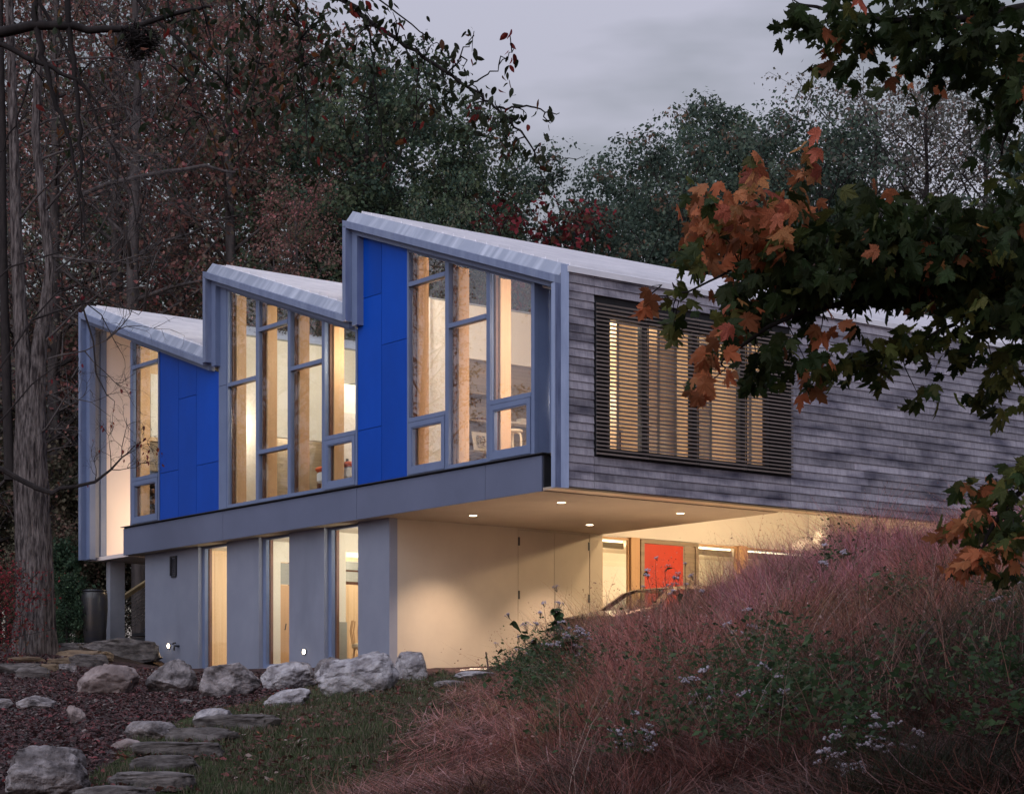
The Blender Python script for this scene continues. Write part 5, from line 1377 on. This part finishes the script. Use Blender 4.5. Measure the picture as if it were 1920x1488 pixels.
link('pale_branch', mb.mesh('pale_branch', 0, True), mt['bark_grey'], t)

# ------------------------------------------------------------------ leafy branches close to the camera
def branch_tree(name, label, trunkpts, trunkrad, lines, D, blobs, leaves, size, seed, bark, group=None, depth=.9, hang=.8, face=.7, nparts=300, more=1.0):
    r = random.Random(seed)
    t = tag(empty(name, trunkpts[0]), label, 'tree', group)
    o = Vector(trunkpts[0])
    MB().tube([Vector(p)-o for p in trunkpts], trunkrad, 12).build('trunk', mt[bark], t, smooth=True)
    nodes = []
    for pts, r0, r1 in lines:
        w = [p if isinstance(p, Vector) else at(p[0], p[1], D+(p[2] if len(p) > 2 else 0)) for p in pts]
        # round the bends
        for _ in range(2):
            q = [w[0]]
            for a, b in zip(w[:-1], w[1:]): q += [a.lerp(b, .25), a.lerp(b, .75)]
            w = q + [w[-1]]
        w = [p + Vector((r.gauss(0, .006), r.gauss(0, .006), r.gauss(0, .006)))*D/10 for p in w]
        n = len(w)
        MB().tube([p-o for p in w], [r0+(r1-r0)*i/(n-1) for i in range(n)], 6).build('branch', mt[bark], t, smooth=True)
        nodes += w
    sel = []
    tw = MB()
    for (px, py, rx, ry, n, kinds) in blobs:
        c = at(px, py, D)
        nb = min(nodes, key=lambda q: (q-c).length)
        rr = [c + Vector((r.gauss(0, rx*.42)*D/FPX, r.gauss(0, .28), r.gauss(0, ry*.42)*D/FPX)) for _ in range(max(1, n//7))]
        for e in rr:
            m_ = nb.lerp(e, .5) + Vector((r.gauss(0, .03), r.gauss(0, .05), .04))
            tw.tube([nb-o, m_-o, e-o], [.004*D/10, .003*D/10, .0016*D/10], 4, False)
        for k in range(int(n*more+.5)):
            c2 = r.choice(rr) if r.random() < .55 else c
            sp = .5 if c2 is not c else 1.0
            p = c2 + Vector((r.gauss(0, rx*.46*sp)*D/FPX, r.gauss(0, .28*depth), r.gauss(0, ry*.46*sp)*D/FPX))
            sel.append((p, kinds[int(r.random()*len(kinds))]))
    tag(tw.build('twigs', mt[bark], t), kind='stuff')
    sel.sort(key=lambda s_: s_[0].y)
    rest = {}
    for i, (p, kd) in enumerate(sel):
        a = r.uniform(0, 6.28)
        y = Vector((math.cos(a)*.8, math.sin(a)*.5, -hang*r.uniform(.1, 1.3)))
        zh = Vector((r.gauss(0, .7), -face*r.uniform(.2, 1.5), r.gauss(.55, .5)))
        me = r.choice([m for m in leaves if m[0] == kd])[1]
        s = size*r.uniform(.62, 1.25)
        Mx = Matrix.Translation(p-o) @ (basis(y, zh, r) @ Matrix.Diagonal((s, s, s))).to_4x4()
        # short leaf stalk reaches back towards the twig
        if i < nparts:
            ob = link('leaf', me, None, t); ob.matrix_local = Mx
        else: rest.setdefault(kd, []).append((me, Mx))
    for kd, L in rest.items():
        mb = MB()
        for me, Mx in L: mb.add([Mx @ v.co for v in me.vertices], [tuple(f.vertices) for f in me.polygons])
        me = bpy.data.meshes.new('foliage'); me.from_pydata(mb.v, [], mb.f)
        # each leaf its own shade
        ob = link('foliage', me, None, t); tag(ob, kind='stuff')
        base_c = dict(maple_g=(.032,.05,.016), maple_y=(.105,.118,.032), maple_o=(.42,.155,.07), maple_r=(.30,.03,.03), ov_g=(.028,.036,.018), ov_r=(.16,.022,.018), ov_o=(.13,.055,.02))[kd]
        at_ = me.attributes.new('tint', 'FLOAT_COLOR', 'FACE'); cols = []
        for m_, Mx in L:
            k = r.uniform(.5, 1.45); j = r.uniform(.85, 1.2)
            cols += [base_c[0]*k*j, base_c[1]*k, base_c[2]*k, 1.0]*len(m_.polygons)
        at_.data.foreach_set('color', np.array(cols, np.float32)); me.materials.append(mt['tint'])
    return t
G, Y, O, R_ = 'maple_g', 'maple_y', 'maple_o', 'maple_r'
gg = [G]*24+[O, Y]; gy = [G, Y, Y]; yo = [O, Y, O]; oo = [O]*9+[Y, G]; mix = [G, G, O, O, Y]
TB = Vector((5.3, 11.0, float(terrain(np.array([5.3]), np.array([11.0]))[0])-.2))
tk = [TB, Vector((5.25, 11.0, .8)), Vector((5.1, 10.9, 2.2)), Vector((5.0, 10.8, 4.0)), Vector((4.9, 10.7, 6.5))]
MD = 10.0
branch_tree('maple_tree', 'maple tree with green and orange lobed leaves hanging in from the right', tk, [.22,.19,.16,.13,.07],
    [([tk[2], (2300,560), (2050,400), (1900,400), (1750,440), (1600,470), (1450,430), (1330,420), (1275,470)], .05, .006),
     ([tk[2], (2250,640), (2050,500), (1900,520), (1750,560), (1600,560), (1450,600), (1350,680)], .04, .005),
     ([tk[3], (2250,-40), (1950,10), (1800,40), (1650,40), (1500,10)], .04, .005),
     ([tk[1], (2150,760), (1980,840), (1900,930), (1850,1000), (1830,1060)], .03, .004),
     ([(1900,520), (1800,600), (1700,650), (1620,690)], .014, .004),
     ([(1950,10), (1925,150), (1890,250), (1872,310)], .016, .004),
     ([(1450,430), (1380,500), (1300,545), (1215,560)], .008, .003)], MD,
    [(1478,25,30,34,4,gg),(1560,40,50,46,16,gg),(1560,85,30,30,5,mix),(1650,50,60,56,26,gg),(1740,45,66,56,32,gg),(1840,60,70,70,46,gg),(1895,130,40,70,30,gg),(1695,105,46,26,9,gg),(1790,110,50,40,14,gg),(1880,225,30,40,11,gg),(1895,300,22,26,5,gy),(1910,370,20,24,5,gy),
     (1322,385,40,40,14,oo),(1395,420,70,56,34,oo),(1480,395,56,40,22,oo),(1300,460,30,34,12,oo),(1370,480,50,40,14,oo),(1440,470,50,40,14,oo),
     (1500,480,80,46,36,gg),(1590,440,90,46,56,gg),(1700,440,100,46,66,gg),(1800,440,100,48,66,gg),(1895,440,46,56,40,gg),
     (1420,545,70,40,26,gg),(1520,545,90,44,48,gg),(1620,525,90,44,54,gg),(1720,520,90,50,52,gg),(1820,520,80,60,52,gg),(1900,560,40,70,30,gg),
     (1385,600,44,36,12,mix),(1330,690,38,30,8,oo),(1345,640,30,30,5,mix),(1450,655,46,36,14,gg),(1500,690,40,32,8,mix),(1540,640,30,40,6,oo),(1580,690,30,26,4,gy),
     (1620,655,44,36,9,gy),(1680,680,40,30,6,gy),(1700,630,56,40,13,gy),(1735,745,24,20,3,gy),(1790,640,56,44,14,gy),(1850,610,50,54,18,gg),(1895,640,34,50,13,gy),(1890,715,36,36,12,gy+[Y]),(1905,750,24,18,4,[Y]),
     (1215,562,8,6,2,[O]),(1262,560,10,8,2,[Y]),(1280,590,14,14,4,gy),(1300,520,24,18,5,gy),(1268,606,8,6,1,[Y]),
     (1850,930,50,40,16,gy+[O]),(1815,975,34,34,12,yo),(1880,985,40,46,18,gy),(1905,910,26,50,12,gy),(1820,1045,34,28,11,oo),(1868,1040,34,30,9,yo),(1905,1060,22,34,6,gy)],
    LM, .080, 21, 'bark_dark', nparts=300, more=3.2)
# unseen rest of the maple's crown, added to shade the bank, over and to the right of the camera
mo = bpy.data.objects['maple_tree']; rg = np.random.default_rng(5)
q = rg.normal(0, 1, (16000, 3)); q /= np.linalg.norm(q, axis=1)[:, None]; q *= (rg.random(16000)**.4)[:, None]
q = q*np.array([5.2, 6.5, 2.6]) + np.array([5.6, 10.5, 7.2])
q = q[(q[:, 1] < 2) | (q[:, 0]/np.maximum(q[:, 1], .1) > .275) | (q[:, 2]/np.maximum(q[:, 1], .1) > .40)]
Vv, Ff = leaf_quads(q - np.array(mo.location), np.full(len(q), .19), .7, 0)
o = link('crown', np_mesh('crown', Vv, Ff, pick([(.032,.05,.016),(.10,.09,.025),(.3,.12,.05)], [8,1,1], len(q))), mt['tint'], mo); tag(o, kind='stuff')
g3, r3 = 'ov_g', 'ov_r'
lg = [g3]*15+[r3]+['ov_o']; lr = [g3, g3, r3, 'ov_o', g3]; 
LD16 = 16.0
TB = Vector((-6.2, 15.2, float(terrain(np.array([-6.2]), np.array([15.2]))[0])-.2))
tk = [TB, Vector((-6.2, 15.3, 1.5)), Vector((-6.0, 15.5, 4.0)), Vector((-5.4, 15.8, 6.6)), Vector((-4.5, 16.0, 8.4))]
branch_tree('dogwood_tree', 'dark tree with hanging twigs and small oval leaves arching in from the top left', tk, [.24,.2,.16,.12,.08],
    [([tk[2], (-80,80), (60,47), (120,52), (240,58), (330,25), (400,10)], .055, .008),
     ([tk[4], (66,-30), (70,60), (78,110), (100,170), (125,250), (135,285), (150,390), (152,480)], .036, .004),
     ([tk[4], (123,-30), (128,50), (140,150), (153,260), (152,350), (158,420), (162,480)], .034, .004),
     ([(70,-10), (110,70), (140,120), (165,180), (185,235), (215,270), (235,330), (255,400), (285,500)], .016, .003),
     ([tk[2], (-60,70), (40,100), (130,140), (165,170), (210,240)], .03, .005),
     ([tk[4], (220,-60), (290,40), (370,110), (420,150), (455,210)], .022, .004),
     ([(70,95), (50,170), (20,240), (0,300)], .012, .004),
     ([tk[4], (420,-120), (560,-60), (640,0), (700,45), (770,90), (840,140), (900,175), (930,205), (975,240), (1005,290), (1020,345)], .024, .004),
     ([(930,205), (980,200), (1020,205), (1050,215)], .010, .003), ([(880,165), (900,145), (935,130), (962,95)], .008, .003), ([(840,140), (870,100), (890,60)], .008, .003), ([(1010,300), (1050,302), (1095,294)], .005, .002),
     ([(550,-50), (560,60), (567,160), (578,260), (588,335)], .010, .003), ([(690,40), (700,120), (708,200), (722,300), (730,330)], .009, .003), ([(785,100), (782,180), (776,260)], .007, .003),
     ([(470,-100), (482,20), (490,100), (472,200)], .010, .003), ([(370,-80), (385,40), (405,110), (440,210), (450,330)], .010, .003), ([(300,-60), (330,60), (350,140), (380,230), (420,300)], .009, .003), ([(560,-55), (620,-50), (720,0), (800,70), (830,90)], .010, .003)], LD16,
    [(560,20,40,30,34,lg),(610,60,50,46,46,lg),(690,50,50,46,56,lg),(650,15,50,26,34,lg),(745,75,46,40,44,lg),(800,110,46,44,40,lg),(855,95,24,28,14,lg),(885,70,18,26,9,lg),(840,150,44,36,30,lg),(900,185,44,36,30,lg),(950,130,24,22,8,lg),(962,95,10,12,8,[r3]),
     (925,235,40,34,26,lg),(975,215,40,26,18,lg),(1025,205,20,16,9,lr),(960,270,36,26,20,lg),(1000,290,20,26,12,lg),(1020,340,16,18,10,lg),(890,235,26,24,10,lg),(830,195,40,40,20,lg),(780,185,30,50,22,lg),(770,240,20,24,9,lr),(700,140,50,50,36,lg),(715,225,26,50,18,lg),(728,300,16,30,8,lr),
     (620,125,50,46,44,lg),(560,110,46,60,50,lg),(578,200,34,60,36,lg),(588,300,20,40,14,lr),(530,180,44,60,38,lg),(480,110,56,60,48,lg),(470,210,46,50,32,lg),(420,160,60,60,42,lg),(440,280,34,50,20,lr),(360,110,60,56,36,lg),(330,40,70,40,40,lg),(400,40,60,40,40,lg),(470,40,60,40,44,lg),(530,40,50,40,40,lg),
     (290,170,60,60,20,lr),(380,220,50,50,20,lr),(250,100,50,40,14,lr),(180,120,60,60,14,lr),(120,230,60,70,12,lr),(320,260,50,50,14,lr),(660,200,30,50,14,lg),(100,40,60,40,12,lr),(30,120,40,60,8,lr)],
    LO, .074, 33, 'bark_dark', hang=1.1, nparts=300)
# nest in the dark branch
ns = random.Random(8); mb = MB(); c0 = at(258, 78, LD16)
for _ in range(330):
    d = Vector((ns.gauss(0, .5), ns.gauss(0, .4), ns.gauss(0, .3))); d *= .16/max(.16, d.length)*ns.uniform(.3, 1)
    a = Vector((ns.gauss(0, 1), ns.gauss(0, 1), ns.gauss(0, .6))).normalized()*.05
    mb.tube([d-a, d+a*.2+Vector((0, 0, .01)), d+a], [.004, .005, .002], 4, False)
o = link('twig_nest', mb.mesh('twig_nest'), mt['bark_dark']); o.location = c0
tag(o, 'dark ball of twigs and leaves lodged on the upper left branch', 'nest')

# bare young tree with a few red leaves in front of the left wing
rb = random.Random(31); D3 = 38.0
b0 = Vector((at(-150, 1000, D3).x, D3, 0)); b0.z = float(terrain(np.array([b0.x]), np.array([D3]))[0])-.2
t = tag(empty('bare_sapling', b0), 'bare curling young tree with a few red leaves before the left wing', 'tree')
w = lambda px, py: at(px, py, D3) - b0
MB().tube([(0,0,0), w(-140,1020), w(-120,900), w(-110,800), w(-90,600)], [.10,.09,.08,.07,.05], 8).build('trunk', mt['bark_dark'], t, smooth=True)
mb = MB(); tips = []
main = [w(-120,900), w(-40,860), w(5,880), w(40,900), w(70,915), w(98,924), w(112,915), w(140,912), w(178,903), w(208,880), w(228,858)]
mb.tube(main, [.06,.055,.05,.05,.05,.045,.035,.032,.028,.022,.016], 6)
for p, d, L in [(main[10], (.6,0,.8), .55), (main[10], (1,0,.25), .6), (main[9], (.1,0,1), .7), (main[8], (.2,0,1), .5), (main[9], (1,0,-.1), .6), (main[5], (.3,0,.9), .5), (main[10], (.35,0,1), .8)]:
    twigs(mb, p, Vector(d).normalized(), L, .012, 3, rb, tips, .28)
for pts in ([w(-110,800), w(0,690), w(60,600), w(110,545), w(150,560), w(190,590), w(215,640), w(230,665)], [w(150,560), w(175,640), w(180,700), w(200,740), w(215,752)], [w(60,600), w(130,575), w(200,560), w(260,590)], [w(-110,850), w(0,790), w(60,720), w(100,690), w(145,660)], [w(-90,600), w(20,500), w(120,470), w(180,490), w(215,545)]):
    q = [Vector(p) for p in pts]
    mb.tube(q, [.022*(1-.75*i/(len(q)-1)) for i in range(len(q))], 5)
    for p in q[2:]: twigs(mb, p, Vector((rb.gauss(.4, .5), rb.gauss(0, .2), rb.gauss(-.1, .6))).normalized(), .5, .007, 2, rb, tips, .28)
mb.build('branches', mt['bark_dark'], t)
for k in range(46):
    p = rb.choice(tips) + Vector((rb.gauss(0, .04), 0, -.04)); s = .075*rb.uniform(.6, 1.5)
    o = link('leaf', rb.choice([m for m in LO if m[0] == r3])[1], None, t)
    o.matrix_local = Matrix.Translation(p) @ (basis(Vector((rb.gauss(0, .4), rb.gauss(0, .3), -1)), Vector((rb.gauss(0, .6), -1, rb.gauss(0, .3))), rb) @ Matrix.Diagonal((s, s, s))).to_4x4()
